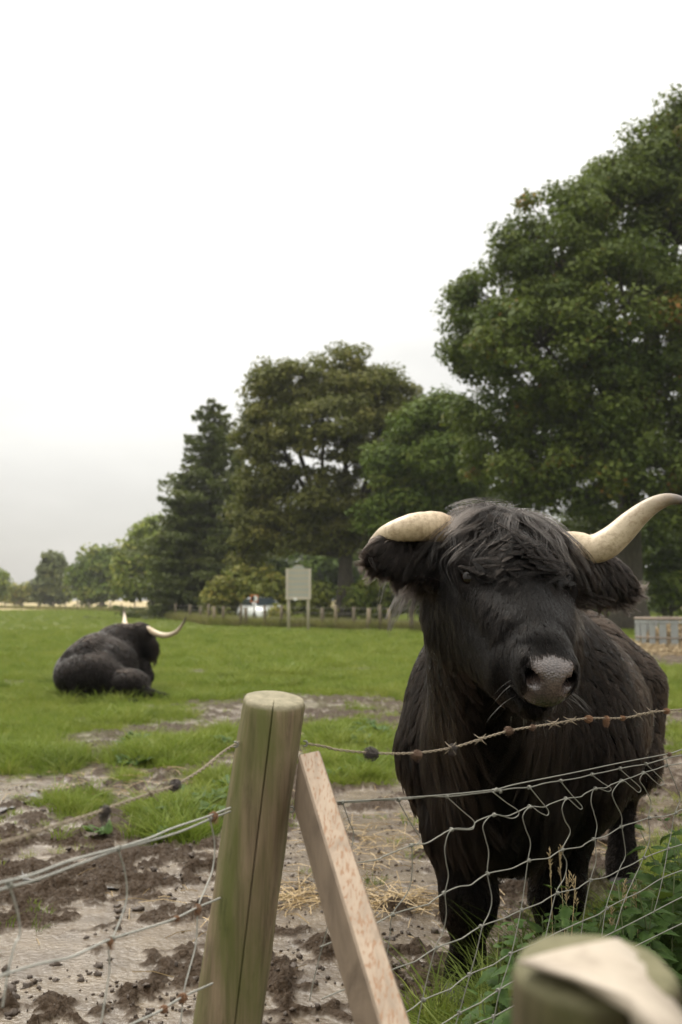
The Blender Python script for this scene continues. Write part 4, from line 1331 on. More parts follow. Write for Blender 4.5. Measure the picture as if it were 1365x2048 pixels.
def make_bull():
    fd = Field((-0.05, 1.95, -0.02), (1.90, 5.35, 1.78), 0.0088)
    S = HEAD_S
    def be(t_, s_, z_, a, b, c, k=0.08): fd.ell(Bd(t_, s_, z_), np.array([BA * a, BN * b, [0, 0, c]]), k)
    def he(l, f, u, a, b, c, k=0.03, cut=False, tilt=0.0):
        A = np.array([HM[0] * a * 0.93, HM[1] * b * math.cos(tilt) + HM[2] * b * math.sin(tilt), -HM[1] * c * math.sin(tilt) + HM[2] * c * math.cos(tilt)]) * S
        fd.ell(Hd(l, f, u), A, k * S, cut)
    def hc(a, b, ra, rb, k=0.03, cut=False): fd.cone(Hd(*a), Hd(*b), ra * S, rb * S, k * S, cut)
    # barrel, shoulders, rump
    be(0.95, 0.0, 0.83, 0.75, 0.40, 0.39)
    be(0.45, 0.0, 0.87, 0.42, 0.38, 0.40)
    be(1.45, 0.0, 0.93, 0.34, 0.34, 0.34)
    be(0.22, 0.0, 0.80, 0.28, 0.34, 0.36)
    be(0.02, 0.0, 0.70, 0.17, 0.19, 0.22)
    be(0.42, 0.0, 1.16, 0.34, 0.19, 0.15)
    be(0.30, -0.22, 0.86, 0.26, 0.16, 0.32)
    be(0.34, 0.22, 0.86, 0.26, 0.16, 0.32)
    # neck and dewlap
    fd.cone(Bd(0.30, 0, 1.04), Hd(0.0, 0.03, -0.24), 0.29, 0.155, 0.10)
    fd.cone(Bd(0.10, 0, 0.85), Hd(0.0, 0.10, -0.30), 0.25, 0.125, 0.10)
    fd.cone(Bd(0.0, 0, 0.62), Hd(0.0, 0.20, -0.30), 0.13, 0.07, 0.10)
    # front legs
    for pts in ([(Bd(0.20, -0.20, 0.78), 0.19), (P(918, 1640, 3.34), 0.112), (P(938, 1785, 3.32), 0.080), (P(938, 1815, 3.33), 0.072), (P(936, 1900, 3.37), 0.044), (P(932, 1935, 3.40), 0.052), (P(928, 1962, 3.39), 0.052)],
                [(Bd(0.34, 0.20, 0.78), 0.20), (P(1112, 1640, 3.52), 0.130), (P(1116, 1770, 3.52), 0.084), (P(1112, 1800, 3.53), 0.078), (P(1108, 1870, 3.56), 0.046), (P(1106, 1905, 3.56), 0.052), (P(1104, 1925, 3.55), 0.052)]):
        for (a, ra), (b, rb) in zip(pts[:-1], pts[1:]): fd.cone(a, b, ra, rb, 0.045)
    # hind legs
    for s_, dt in ((0.21, 0.0), (-0.21, -0.12)):
        q = [(Bd(1.48 + dt, s_, 0.88), 0.23), (Bd(1.36 + dt, s_ * 1.15, 0.62), 0.16), (Bd(1.66 + dt, s_, 0.47), 0.085), (Bd(1.72 + dt, s_, 0.44), 0.072), (Bd(1.68 + dt, s_, 0.16), 0.052), (Bd(1.66 + dt, s_, 0.09), 0.062), (Bd(1.63 + dt, s_, 0.045), 0.064)]
        for (a, ra), (b, rb) in zip(q[:-1], q[1:]): fd.cone(a, b, ra, rb, 0.05)
    # tail
    q = [(Bd(1.74, 0, 1.15), 0.05), (Bd(1.84, 0.02, 0.95), 0.032), (Bd(1.84, 0.03, 0.55), 0.025), (Bd(1.84, 0.03, 0.40), 0.05), (Bd(1.83, 0.03, 0.25), 0.02)]
    for (a, ra), (b, rb) in zip(q[:-1], q[1:]): fd.cone(a, b, ra, rb, 0.03)
    # skull
    he(0, 0.07, -0.112, 0.134, 0.12, 0.105, 0.05)
    he(0, 0.18, -0.113, 0.128, 0.17, 0.102, 0.05)
    hc((0, 0.20, -0.088), (0, 0.46, -0.085), 0.088, 0.056, 0.05)
    for sg in (-1, 1):
        hc((sg * 0.055, 0.16, -0.16), (sg * 0.042, 0.44, -0.135), 0.085, 0.050, 0.05)       # cheek
        hc((sg * 0.052, 0.13, -0.25), (sg * 0.034, 0.44, -0.183), 0.078, 0.042, 0.05)      # lower jaw
        he(sg * 0.105, 0.195, -0.060, 0.038, 0.050, 0.034, 0.03)                           # brow
        hc((sg * 0.108, 0.265, -0.085), (sg * 0.058, 0.40, -0.078), 0.020, 0.022, 0.04)     # cheek bone
    he(0, 0.500, -0.102, 0.070, 0.078, 0.060, 0.035)                                       # muzzle
    he(0, 0.550, -0.105, 0.050, 0.036, 0.050, 0.02)                                        # nose pad
    for sg in (-1, 1): he(sg * 0.043, 0.535, -0.080, 0.025, 0.038, 0.030, 0.02)            # nostril wings
    he(0, 0.492, -0.172, 0.050, 0.058, 0.036, 0.03)                                        # chin
    he(0, 0.525, -0.152, 0.075, 0.050, 0.0055, 0.008, True)                                # mouth line
    for sg in (-1, 1):
        hc((sg * 0.034, 0.600, -0.090), (sg * 0.042, 0.540, -0.078), 0.0105, 0.015, 0.007, True)   # nostril
        hc((sg * 0.044, 0.590, -0.074), (sg * 0.060, 0.550, -0.056), 0.006, 0.009, 0.007, True)
        ec, e0, e1, e2 = eye_frame(sg)
        fd.ell(ec + e0 * 0.006, np.array([e0 * 0.028, e1 * 0.030, e2 * 0.022]) * S, 0.008, True)
        a0 = np.linspace(0, 2 * math.pi, 15)                                               # eyelids
        ring = [ec + S * (e0 * (0.010 - 0.006 * math.cos(q) ** 2) + e1 * 0.033 * math.cos(q) + e2 * 0.0215 * math.sin(q)) for q in a0]
        for a, b in zip(ring[:-1], ring[1:]): fd.cone(a, b, 0.0075 * S, 0.0075 * S, 0.012)
    # ears: flattened leaf shapes held out sideways
    ears = []
    for base, mid, tip, wd in ((Hd(-0.135, 0.07, -0.115), P(800, 1112, 2.66), P(762, 1106, 2.60), 0.058),
                               (Hd(0.135, 0.075, -0.105), P(1205, 1152, 2.72), P(1246, 1155, 2.74), 0.066)):
        ears.append((base, mid, tip))
        ax = unit(tip - base); upv = unit(np.array([0, 0.25, 1.0]) - ax * ax[2]); nv = np.cross(ax, upv)
        fd.cone(base, base * 0.5 + mid * 0.5, 0.045, 0.040, 0.03)
        fd.ell((base + tip) * 0.5 + ax * 0.02, np.array([ax * np.linalg.norm(tip - base) * 0.56, upv * wd, nv * 0.024]), 0.03)
    V, F = fd.surface()
    N = mesh_normals(V, F)
    root = empty('bull', (BO[0] + 0.35, BO[1] + 0.7, 0))
    tag(root, 'large black long-haired horned bull standing with its head over the wire fence', 'bull')
    loc = head_local(V)
    pad = smooth(0.056, 0.044, np.abs(loc[:, 0])) * smooth(0.530, 0.550, loc[:, 1] - 0.25 * np.abs(loc[:, 0]) + 0.15 * (loc[:, 2] + 0.10)) * smooth(-0.152, -0.142, loc[:, 2])
    tear = np.zeros(len(V))
    for sg in (-1, 1):
        ec, e0, e1, e2 = eye_frame(sg)
        a = ec + e1 * 0.030 * S; b = a + (e1 * 0.8 - e2 * 0.5 * sg) * 0.035
        ab = b - a; q = np.clip((V - a) @ ab / (ab @ ab), 0, 1)
        tear = np.maximum(tear, smooth(0.014, 0.006, np.linalg.norm(V - a - q[:, None] * ab, axis=1)))
    me = mesh('body', V, F)
    vattr(me, 'pad', pad); vattr(me, 'tear', tear)
    link('body', me, HIDE, root)
    for sg in (-1, 1):
        ec, e0, e1, e2 = eye_frame(sg)
        bmv, bmf = sphere_data(ec - e0 * 0.016 * S, 0.0275 * S, 20, 14)
        link('eye', mesh('eye', bmv, bmf), EYE, root)
    for q in (P(926, 1962, 3.385), P(1103, 1925, 3.545), Bd(1.62, 0.21, 0), Bd(1.50, -0.21, 0)):
        hv_, hf_ = [], []
        for j, (zz, rr, fw_) in enumerate(((0.0, 0.066, 0.02), (0.02, 0.064, 0.016), (0.06, 0.053, 0.0))):
            for a in np.linspace(0, 2 * math.pi, 16, endpoint=False):
                hv_.append((q[0] + rr * math.cos(a), q[1] - fw_ + rr * 1.1 * math.sin(a), zz))
        for j in range(2):
            for a in range(16): hf_.append((j * 16 + a, j * 16 + (a + 1) % 16, (j + 1) * 16 + (a + 1) % 16, (j + 1) * 16 + a))
        hf_.append(tuple(range(32, 48)))
        link('hoof', mesh('hoof', hv_, hf_), HOOF, root)
    # horns
    hl = [P(892, 1062, 2.635), P(866, 1053, 2.612), P(820, 1056, 2.60), P(778, 1068, 2.62), P(752, 1085, 2.68), P(745, 1105, 2.74), P(752, 1128, 2.80)]
    horn(root, hl, [0.043, 0.0405, 0.036, 0.028, 0.018, 0.010, 0.004], seed=3)
    hr_ = [Hd(0.045, 0.06, -0.10), P(1140, 1094, 2.72), P(1180, 1100, 2.70), P(1218, 1085, 2.68), P(1262, 1046, 2.66), P(1300, 1014, 2.64), P(1335, 999, 2.62), P(1366, 1001, 2.60), P(1385, 1012, 2.58)]
    horn(root, hr_, [0.050, 0.044, 0.041, 0.039, 0.032, 0.024, 0.017, 0.010, 0.004], seed=5)
    return root, V, F, N, loc, pad, ears


def sphere_data(c, r, seg=16, rings=10):
    V, F = [], []
    for i in range(rings + 1):
        th = math.pi * i / rings
        for j in range(seg):
            ph = 2 * math.pi * j / seg
            V.append(c + r * np.array([math.sin(th) * math.cos(ph), math.sin(th) * math.sin(ph), math.cos(th)]))
    for i in range(rings):
        for j in range(seg):
            F.append((i * seg + j, (i + 1) * seg + j, (i + 1) * seg + (j + 1) % seg, i * seg + (j + 1) % seg))
    return np.array(V), F


bull, bV, bF, bN, bloc, bpad, bears = make_bull()


def bull_fur():
    r = np.random.default_rng(5)
    V, F, N, loc = bV, bF, bN, bloc
    # distances to the ears
    ear_d, ear_ax, ear_u = np.full(len(V), 9.0), np.zeros((len(V), 3)), np.zeros(len(V))
    for base, mid, tip in bears:
        ab = tip - base
        t_ = np.clip((V - base) @ ab / (ab @ ab), 0, 1)
        d_ = np.linalg.norm(V - base - t_[:, None] * ab, axis=1)
        m = d_ < ear_d
        ear_d = np.where(m, d_, ear_d); ear_ax[m] = unit(ab); ear_u = np.where(m, t_, ear_u)
    ear = smooth(0.085, 0.06, ear_d) * (ear_u > 0.12)
    l, f, u = loc[:, 0], loc[:, 1], loc[:, 2]
    head = (f > -0.12) & (f < 0.66) & (np.abs(l) < 0.24) & (u > -0.30 + 0.10 * smooth(0.2, 0.5, f)) & (u < 0.15)
    head = head & (ear < 0.5)
    eye = np.full(len(V), 9.0)
    for sg in (-1, 1):
        ec, e0, e1, e2 = eye_frame(sg)
        q = V - ec
        eye = np.minimum(eye, np.sqrt(((q @ e1) / 1.3) ** 2 + (q @ e2) ** 2 + (q @ e0) ** 2))
    L, Fv, U = HM
    down = np.array([0, 0, -1.0])
    # ---------------- head
    crown = smooth(0.13, 0.02, f + 0.35 * np.abs(l)) * smooth(-0.24, -0.15, u)
    brow = smooth(0.05, 0.13, f) * smooth(0.31, 0.20, f) * smooth(-0.17, -0.10, u) * smooth(0.12, 0.07, np.abs(l))
    length = np.full(len(V), 0.030)
    length = length + 0.030 * smooth(0.40, 0.15, f)
    length = length * (1 - 0.55 * smooth(0.40, 0.52, f))
    lockl = np.maximum(0.085 * brow, 0.155 * crown * smooth(0.19, 0.11, np.abs(l)))
    length = np.maximum(length, 0.35 * lockl)
    length = length * smooth(0.040, 0.100, eye) + 0.004
    length = np.where(f > 0.50, np.maximum(length, 0.030 * smooth(-0.145, -0.17, u)), length)
    length *= (1 - smooth(0.1, 0.6, bpad))
    w = np.where(head, 1.0, 0.0) * (1 - smooth(0.25, 0.7, bpad)) * smooth(0.038, 0.046, eye)
    sw = 2.2 * np.stack([vnoise(V * 14, 61), vnoise(V * 14, 62), vnoise(V * 14, 63)], -1)
    dirv = Fv[None] * 1.0 + L[None] * (3.2 * l)[:, None] - U[None] * (0.35 + 2.2 * np.maximum(0, np.abs(l) - 0.05))[:, None]
    dirv = dirv + sw * (0.16 + 0.75 * brow + 0.15 * crown)[:, None]
    dirv = np.where((f < 0.10)[:, None], dirv + L[None] * (np.sign(l) * 0.15 + 1.0 * l - 0.30)[:, None] + down * 0.6, dirv)
    jaw = smooth(-0.13, -0.2, u)
    dirv = dirv * (1 - jaw[:, None]) + (down * 0.8 - Fv * 0.25 + N * 0.2) * jaw[:, None]
    dirv = unit(dirv - N * (dirv * N).sum(1)[:, None])
    p, n, vi = sample_surface(V, F, N, w, 62000, r)
    lift = 0.18 + 0.42 * crown[vi] + 0.35 * brow[vi]
    curl = 0.04 + 0.30 * brow[vi] + 0.13 * crown[vi]
    s1 = grow(p, n, dirv[vi], length[vi], lift, curl, 0.10 + 0.25 * crown[vi], 8, r, 0.30 + 0.50 * np.maximum(crown, brow)[vi], 3600, 1.5, 0.20)
    # shiny wavy locks over forehead and poll
    lk = np.maximum(crown, brow)
    p, n, vi = sample_surface(V, F, N, w * np.where(lk > 0.25, lk, 0) * smooth(0.055, 0.085, eye), 26000, r)
    s6 = grow(p, n, dirv[vi], np.maximum(lockl[vi], 0.03), 0.30 + 0.25 * crown[vi] + 0.25 * brow[vi], 0.10 + 0.34 * brow[vi], 0.10 + 0.25 * crown[vi], 12, r, 0.86, 560, 1.9, 0.30)
    # stray long locks over the poll
    wc = np.where(head, crown, 0) ** 1.5
    p, n, vi = sample_surface(V, F, N, wc, 4500, r)
    s2 = grow(p, n, dirv[vi], np.full(len(p), 0.185), np.full(len(p), 0.55), np.full(len(p), 0.13), 0.35, 12, r, 0.80, 260, 1.3, 0.30)
    # ---------------- ears
    p, n, vi = sample_surface(V, F, N, np.where(ear > 0.3, 1.0, 0.0), 24000, r)
    under = smooth(0.3, -0.5, n[:, 2])
    de = ear_ax[vi] * (0.75 * ear_u[vi] + 0.05)[:, None] + down * (0.75 - 0.25 * ear_u[vi])[:, None] + n * 0.25 + r.normal(0, 0.10, (len(p), 3))
    de = unit(de)
    le = 0.040 + 0.026 * under + 0.085 * under * smooth(0.38, 0.05, ear_u[vi])
    s3 = grow(p, n, de, le, np.full(len(p), 0.30), np.full(len(p), 0.06), 0.15, 9, r, 0.72, 900, 1.0, 0.22)
    # ---------------- body
    bt = (V - BO) @ BA
    z = V[:, 2]
    wb = np.where(head | (ear > 0.5), 0.0, 1.0) * np.where(N @ np.array([0, -1.0, 0]) < -0.55, 0.25, 1.0) * np.where(z < 0.05, 0, 1)
    wb = wb * (0.45 + 0.55 * smooth(1.6, 0.2, bt))
    dirb = BA[None] * (0.75 * smooth(-0.2, 0.5, bt))[:, None] + down * (0.45 + 0.55 * smooth(1.15, 0.85, z))[:, None]
    side = (V - BO) @ BN
    dirb = dirb + BN * (np.sign(side) * 0.35 * smooth(0.95, 1.15, z))[:, None]
    dirb = dirb + 0.9 * np.stack([vnoise(V * 5, 71), vnoise(V * 5, 72), vnoise(V * 5, 73)], -1) * 0.35
    dirb = unit(dirb - N * (dirb * N).sum(1)[:, None] * 0.95)
    lb = 0.060 + 0.030 * smooth(0.5, 0.0, bt) * smooth(1.1, 0.7, z) - 0.036 * smooth(0.52, 0.34, z)
    p, n, vi = sample_surface(V, F, N, wb, 120000, r)
    vi4 = vi
    s4 = grow(p, n, dirb[vi], lb[vi], np.full(len(p), 0.32), np.full(len(p), 0.07), 0.08, 6, r, 0.80, 4200, 0.9, 0.17)
    # long throat and brisket locks
    wt = np.where(head, 0, 1.0) * smooth(0.22, 0.0, bt) * smooth(0.25, 0.1, np.abs(side)) * smooth(0.56, 0.70, z) * smooth(1.02, 0.90, z)
    p, n, vi = sample_surface(V, F, N, wt, 6000, r)
    s5 = grow(p, n, dirb[vi], np.full(len(p), 0.13), np.full(len(p), 0.4), np.full(len(p), 0.08), 0.3, 9, r, 0.75, 320, 1.0, 0.25)
    hair_object('fur', [s1, s6], [0.00075, 0.0007], FUR, bull)
    hair_object('ear_hair', s3, 0.0007, EAR_HAIR, bull)
    hair_object('forelock', s2, 0.0006, FORELOCK, bull)
    fl_ = smooth(0.30, 0.75, bt[vi4]) * smooth(0.45, 0.70, z[vi4]) > r.random(len(vi4))
    hair_object('fur', [s4[~fl_], s5], [0.0010, 0.0008], FUR_BROWN, bull)
    hair_object('flank_fur', s4[fl_], 0.0010, FLANK, bull)
    # whiskers
    ws = []
    for sg in (-1, 1):
        for _ in range(5):
            a = Hd(sg * r.uniform(0.045, 0.072), r.uniform(0.525, 0.56), r.uniform(-0.165, -0.12))
            d_ = unit(sg * L * 0.9 + Fv * r.uniform(0.0, 0.5) - U * r.uniform(0.1, 0.9))
            ln = r.uniform(0.03, 0.085)
            ws.append([a + d_ * ln * q + down * 0.35 * ln * q * q for q in np.linspace(0, 1, 6)])
    for _ in range(12):
        a = Hd(r.uniform(-0.05, 0.05), r.uniform(0.52, 0.545), -0.205)
        d_ = unit(down + r.normal(0, 0.3, 3)); ln = r.uniform(0.015, 0.04)
        ws.append([a + d_ * ln * q for q in np.linspace(0, 1, 6)])
    hair_object('whiskers', np.array(ws), 0.00016, WHISKER, bull, 0.6)


bull_fur()


# ------------------------------------------------------------------ the bull lying in the pasture
def make_lying_bull():
    Y0 = 13.25
    k = Y0 / FPX
    fd = Field((-4.0, 11.9, -0.04), (-1.9, 15.6, 1.30), 0.017)
    def e(px, py, Y, rx, ry, rz, kk=0.10): fd.ell(P(px, py, Y), np.diag([rx, ry, rz]).astype(float), kk)
    def c(a, b, ra, rb, kk=0.06): fd.cone(P(*a), P(*b), ra, rb, kk)
    e(178, 1352, 13.15, 0.44, 0.42, 0.30)                 # rump
    e(160, 1345, 13.5, 0.32, 0.5, 0.32)
    c((172, 1301, 13.25), (215, 1272, 14.2), 0.09, 0.09, 0.08)
    c((140, 1312, 13.2), (150, 1306, 13.4), 0.08, 0.08, 0.08)
    c((205, 1318, 13.2), (215, 1312, 13.4), 0.08, 0.08, 0.08)
    e(208, 1335, 13.75, 0.46, 0.65, 0.40)                 # belly
    e(190, 1312, 13.8, 0.28, 0.75, 0.30)                  # back
    e(238, 1305, 14.3, 0.34, 0.45, 0.38)                  # shoulders
    e(235, 1277, 14.4, 0.20, 0.40, 0.17)                  # withers
    e(255, 1368, 13.1, 0.30, 0.34, 0.20)                  # thigh
    c((275, 1374, 13.0), (302, 1388, 12.9), 0.11, 0.055)  # shank
    c((302, 1388, 12.9), (336, 1392, 12.92), 0.055, 0.035)
    c((245, 1400, 12.75), (272, 1404, 12.7), 0.05, 0.035)
    c((285, 1335, 14.2), (296, 1352, 14.1), 0.13, 0.08)   # folded fore leg
    c((296, 1352, 14.1), (290, 1374, 14.1), 0.075, 0.06)
    c((245, 1282, 14.3), (278, 1272, 14.35), 0.23, 0.19, 0.08)   # neck
    c((283, 1270, 14.4), (296, 1290, 14.3), 0.16, 0.12)   # head
    c((296, 1290, 14.3), (303, 1306, 14.25), 0.10, 0.065)
    c((280, 1295, 14.4), (294, 1312, 14.3), 0.10, 0.06)   # jaw
    c((152, 1345, 12.78), (148, 1388, 12.74), 0.035, 0.03, 0.03)  # tail
    V, F = fd.surface()
    N = mesh_normals(V, F)
    root = empty('bull', (P(190, 1400, 13.6)[0], 13.6, 0))
    tag(root, 'black horned bull lying on the grass with its back to the camera', 'bull')
    me = mesh('body', V, F); vattr(me, 'pad', np.zeros(len(V)))
    link('body', me, HIDE, root)
    horn(root, [P(286, 1262, 14.35), P(296, 1258, 14.3), P(313, 1267, 14.2), P(332, 1271, 14.05), P(350, 1266, 13.95), P(362, 1254, 13.9), P(369, 1242, 13.85), P(373, 1233, 13.8)],
         [0.05, 0.044, 0.042, 0.038, 0.032, 0.024, 0.016, 0.006], 30, 12, 8)
    horn(root, [P(258, 1263, 14.45), P(252, 1252, 14.55), P(250, 1246, 14.7), P(250, 1236, 14.9), P(249, 1226, 15.0), P(248, 1214, 15.0)],
         [0.06, 0.052, 0.04, 0.026, 0.018, 0.006], 24, 12, 9)
    r = np.random.default_rng(9)
    d = np.array([0.25, 0.15, -0.8]) + 0.7 * np.stack([vnoise(V * 3, 81), vnoise(V * 3, 82), vnoise(V * 3, 83)], -1)
    d = unit(d - N * (d * N).sum(1)[:, None])
    w = np.where(V[:, 2] > 0.03, 1.0, 0.0) * np.where(N[:, 1] > 0.6, 0.2, 1.0)
    p, n, vi = sample_surface(V, F, N, w, 26000, r)
    s1 = grow(p, n, d[vi], np.full(len(p), 0.055), np.full(len(p), 0.22), np.full(len(p), 0.08), 0.1, 5, r, 0.8, 900, 0.9, 0.15)
    # hanging hair on the head and ear
    hp = P(290, 1285, 14.3)
    w = np.where(np.linalg.norm(V - hp, axis=1) < 0.24, 1.0, 0.0)
    p, n, vi = sample_surface(V, F, N, w, 4000, r)
    s2 = grow(p, n, d[vi], np.full(len(p), 0.12), np.full(len(p), 0.3), np.full(len(p), 0.08), 0.4, 5, r, 0.7, 160, 0.9, 0.2)
    hair_object('fur', [s1, s2], [0.003, 0.003], FUR_BROWN, root)


make_lying_bull()

# ------------------------------------------------------------------ things across the field
def prism(profile, depth, axis_origin, right, out, name, mat, parent):
    """profile (x, z) polygon extruded by depth along out"""
    n = len(profile)
    V = [axis_origin + right * x + np.array([0, 0, z]) for x, z in profile] + [axis_origin + right * x + np.array([0, 0, z]) + out * depth for x, z in profile]
    F = [tuple(range(n)), tuple(range(2 * n - 1, n - 1, -1))] + [(i, n + i, n + (i + 1) % n, (i + 1) % n) for i in range(n)]
    return link(name, mesh(name, V, F, False), mat, parent)


def cuboid(name, c, sx, sy, sz, mat, parent, rz=0.0, bevel=0.0):
    a, b = math.cos(rz), math.sin(rz)
    X, Yv = np.array([a, b, 0]), np.array([-b, a, 0])
    c = np.asarray(c, float)
    V = [c + X * sx * i / 2 + Yv * sy * j / 2 + np.array([0, 0, sz * k / 2]) for k in (-1, 1) for j in (-1, 1) for i in (-1, 1)]
    F = [(0, 2, 3, 1), (4, 5, 7, 6), (0, 1, 5, 4), (2, 6, 7, 3), (0, 4, 6, 2), (1, 3, 7, 5)]
    return link(name, mesh(name, V, F, False), mat, parent)


X1, Y1 = np.array([1.0, 0, 0]), np.array([0, 1.0, 0])
# notice board on two posts
sb = G(597, 1262); SY = sb[1]; sk = SY / FPX
t = NT('board_face')
bv = t.coord('Object', (1, 1, 1))
lines_ = t.add('ShaderNodeTexWave', {'Vector': bv, 'Scale': 1.35, 'Distortion': 1.5, 'Detail': 2.0}, wave_type='BANDS', bands_direction='Z').outputs['Fac']
bc = t.mix(t.ramp(lines_, [(0.45, 0.0), (0.75, 0.8)]), (0.36, 0.325, 0.255), (0.27, 0.31, 0.29))
bc = t.mix(t.ramp(t.noise(bv, 3.0, 4, 0.6), [(0.4, 0.0), (0.75, 0.5)]), bc, (0.40, 0.35, 0.27))
BOARD = t.principled(Base_Color=bc, Roughness=0.6)
BOARD_FRAME = mat_plain('board_frame_paint', (0.47, 0.42, 0.34), 0.6, 0, 0.15, 8)
board = empty('notice_board', (sb[0], SY, 0)); tag(board, 'grey notice board with a small arched top on two pale posts', 'sign')
zt, zb = P(597, 1137, SY)[2], P(597, 1199, SY)[2]
hw = 25 * sk
prof = [(-hw, zb), (hw, zb), (hw, zt)] + [(12 * sk * math.cos(a), zt + 7.5 * sk * math.sin(a)) for a in np.linspace(0.0, math.pi, 9)] + [(-hw, zt)]
prism(prof, 0.05, np.array([sb[0], SY - 0.03, 0]), X1, Y1, 'panel', BOARD, board)
for sx in (-1, 1):
    tube('leg', [np.array([sb[0] + sx * 19.5 * sk, SY + 0.09, -0.05]), np.array([sb[0] + sx * 19.5 * sk, SY + 0.09, zt - 0.1])], 0.068, BOARD_FRAME, board, 10)
    cuboid('side_rail', (sb[0] + sx * (hw - 0.05), SY - 0.05, (zt + zb) / 2), 0.10, 0.03, zt - zb, BOARD_FRAME, board)
cuboid('bottom_rail', (sb[0], SY - 0.051, zb + 0.04), hw * 2 - 0.22, 0.026, 0.08, BOARD_FRAME, board)
cuboid('paper_notice', (sb[0] - 6 * sk, SY - 0.075, zb + 0.02), 0.14, 0.012, 0.10, mat_plain('white_paper', (0.75, 0.74, 0.68), 0.6, 0, 0.05), board)

# fence along the far side of the field
FARW = mat_plain('grey_fence_wood', (0.125, 0.10, 0.065), 0.85, 0, 0.35, 6)
FARW2 = mat_plain('pale_fence_wood', (0.20, 0.16, 0.10), 0.85, 0, 0.3, 6)
FARWIRE = mat_plain('far_wire', (0.16, 0.15, 0.12), 0.6, 0.3, 0.2)
far = empty('field_fence', (G(430, 1252)[0], G(430, 1252)[1], 0)); tag(far, 'low post and wire fence along the far side of the pasture', 'fence')
fx = [-30, 10, 45, 77, 106, 131, 156, 179, 203, 221, 244, 270, 300, 323, 352, 380, 400, 418, 429, 446, 482, 493, 530, 562, 645, 673, 708, 737, 761, 780, 823, 846, 880, 960, 1040, 1120]
fb = np.interp(fx, [-30, 10, 218, 300, 380, 430, 530, 645, 740, 846, 1120], [1216.5, 1217, 1222, 1234, 1244, 1252, 1255, 1258, 1264, 1266, 1274])
tops = []
for i, (x_, y_) in enumerate(zip(fx, fb)):
    g_ = G(x_, y_)
    h_ = 1.02 + 0.14 * math.sin(i * 2.3) * 0.6
    ln = np.array([0.04 * math.sin(i * 1.7), 0.0, 0])
    tube('post', [g_ + [0, 0, -0.1], g_ + ln * 0.5 + [0, 0, h_ * 0.5], g_ + ln + [0, 0, h_]], 0.066 if i % 3 else 0.085, FARW2 if i in (18, 25, 27, 29) else FARW, far, 8)
    tops.append(g_)
for hz in (0.95, 0.72, 0.45, 0.2):
    tube('wire', [q + [0, 0, hz] for q in tops], 0.006, FARWIRE, far, 4)

# a pale car, glimpsed through the shrubs behind that fence
CARP = mat_plain('white_car_paint', (0.70, 0.72, 0.70), 0.3, 0, 0.04)
CARG = mat_plain('car_glass', (0.03, 0.04, 0.045), 0.12, 0, 0.1)
TYRE = mat_plain('tyre', (0.02, 0.02, 0.02), 0.8, 0, 0.2)
ORANGE = mat_plain('orange_sign', (0.42, 0.13, 0.035), 0.5, 0, 0.15)
cc = np.array([P(524, 1200, 56.5)[0], 56.5, 0]); ca = math.radians(24)
cr, cf = np.array([math.cos(ca), math.sin(ca), 0]), np.array([math.sin(ca), -math.cos(ca), 0])
car = empty('parked_car', (cc[0], cc[1], 0)); tag(car, 'white car parked behind the far fence, half hidden by bushes', 'car')
def loft(name, rings, mat, parent):
    m = len(rings[0]); V = [p_ for rg in rings for p_ in rg]; F = []
    for i in range(len(rings) - 1):
        for k in range(m): F.append((i * m + k, i * m + (k + 1) % m, (i + 1) * m + (k + 1) % m, (i + 1) * m + k))
    F.append(tuple(range(m))[::-1]); F.append(tuple((len(rings) - 1) * m + k for k in range(m)))
    return link(name, mesh(name, V, F, True), mat, parent)
def crow(y, w, z0, z1, rnd=0.12):
    q = [(-w, z0), (w, z0), (w + 0.03, (z0 + z1) / 2), (w - 0.02, z1 - rnd), (w - 0.14, z1), (-w + 0.14, z1), (-w + 0.02, z1 - rnd), (-w - 0.03, (z0 + z1) / 2)]
    return [cc + cr * x_ + cf * y + np.array([0, 0, z_]) for x_, z_ in q]
loft('body', [crow(2.0, 0.66, 0.30, 0.62), crow(1.92, 0.80, 0.22, 0.74), crow(1.2, 0.84, 0.2, 0.92), crow(0.8, 0.85, 0.2, 0.98), crow(-1.5, 0.85, 0.2, 1.0), crow(-1.95, 0.8, 0.26, 0.92)], CARP, car)
cab = loft('roof', [crow(0.95, 0.78, 0.94, 1.0, 0.03), crow(0.30, 0.66, 0.97, 1.42, 0.1), crow(-0.9, 0.66, 0.97, 1.45, 0.1), crow(-1.75, 0.72, 0.95, 1.02, 0.03)], CARP, car)
def pane(pts, name='window'): link(name, mesh(name, [cc + cr * a + cf * b + np.array([0, 0, c]) for a, b, c in pts], [(0, 1, 2, 3)], False), CARG, car)
pane([(-0.66, 0.985, 1.0), (0.66, 0.985, 1.0), (0.52, 0.36, 1.42), (-0.52, 0.36, 1.42)], 'windscreen')
for sg in (-1, 1):
    pane([(sg * 0.80, 0.70, 1.02), (sg * 0.74, 0.25, 1.36), (sg * 0.74, -0.85, 1.38), (sg * 0.80, -1.35, 1.04)])
    hl_, hf_ = sphere_data(np.array([0, 0, 0]), 1.0, 12, 8)
    o = link('headlight', mesh('headlight', np.array(hl_) * [0.15, 0.06, 0.08], hf_), mat_plain('lamp_glass', (0.6, 0.6, 0.58), 0.2, 0, 0.05), car)
    o.location = cc + cr * sg * 0.58 + cf * 1.95 + np.array([0, 0, 0.62]); o.rotation_euler = (0, 0, ca)
    for yy in (1.25, -1.25):
        c0 = cc + cr * sg * 0.80 + cf * yy + np.array([0, 0, 0.31])
        tube('wheel', [c0 - cr * sg * 0.10, c0 - cr * sg * 0.09, c0 + cr * sg * 0.09, c0 + cr * sg * 0.10], [0.26, 0.31, 0.31, 0.24], TYRE, car, 18)
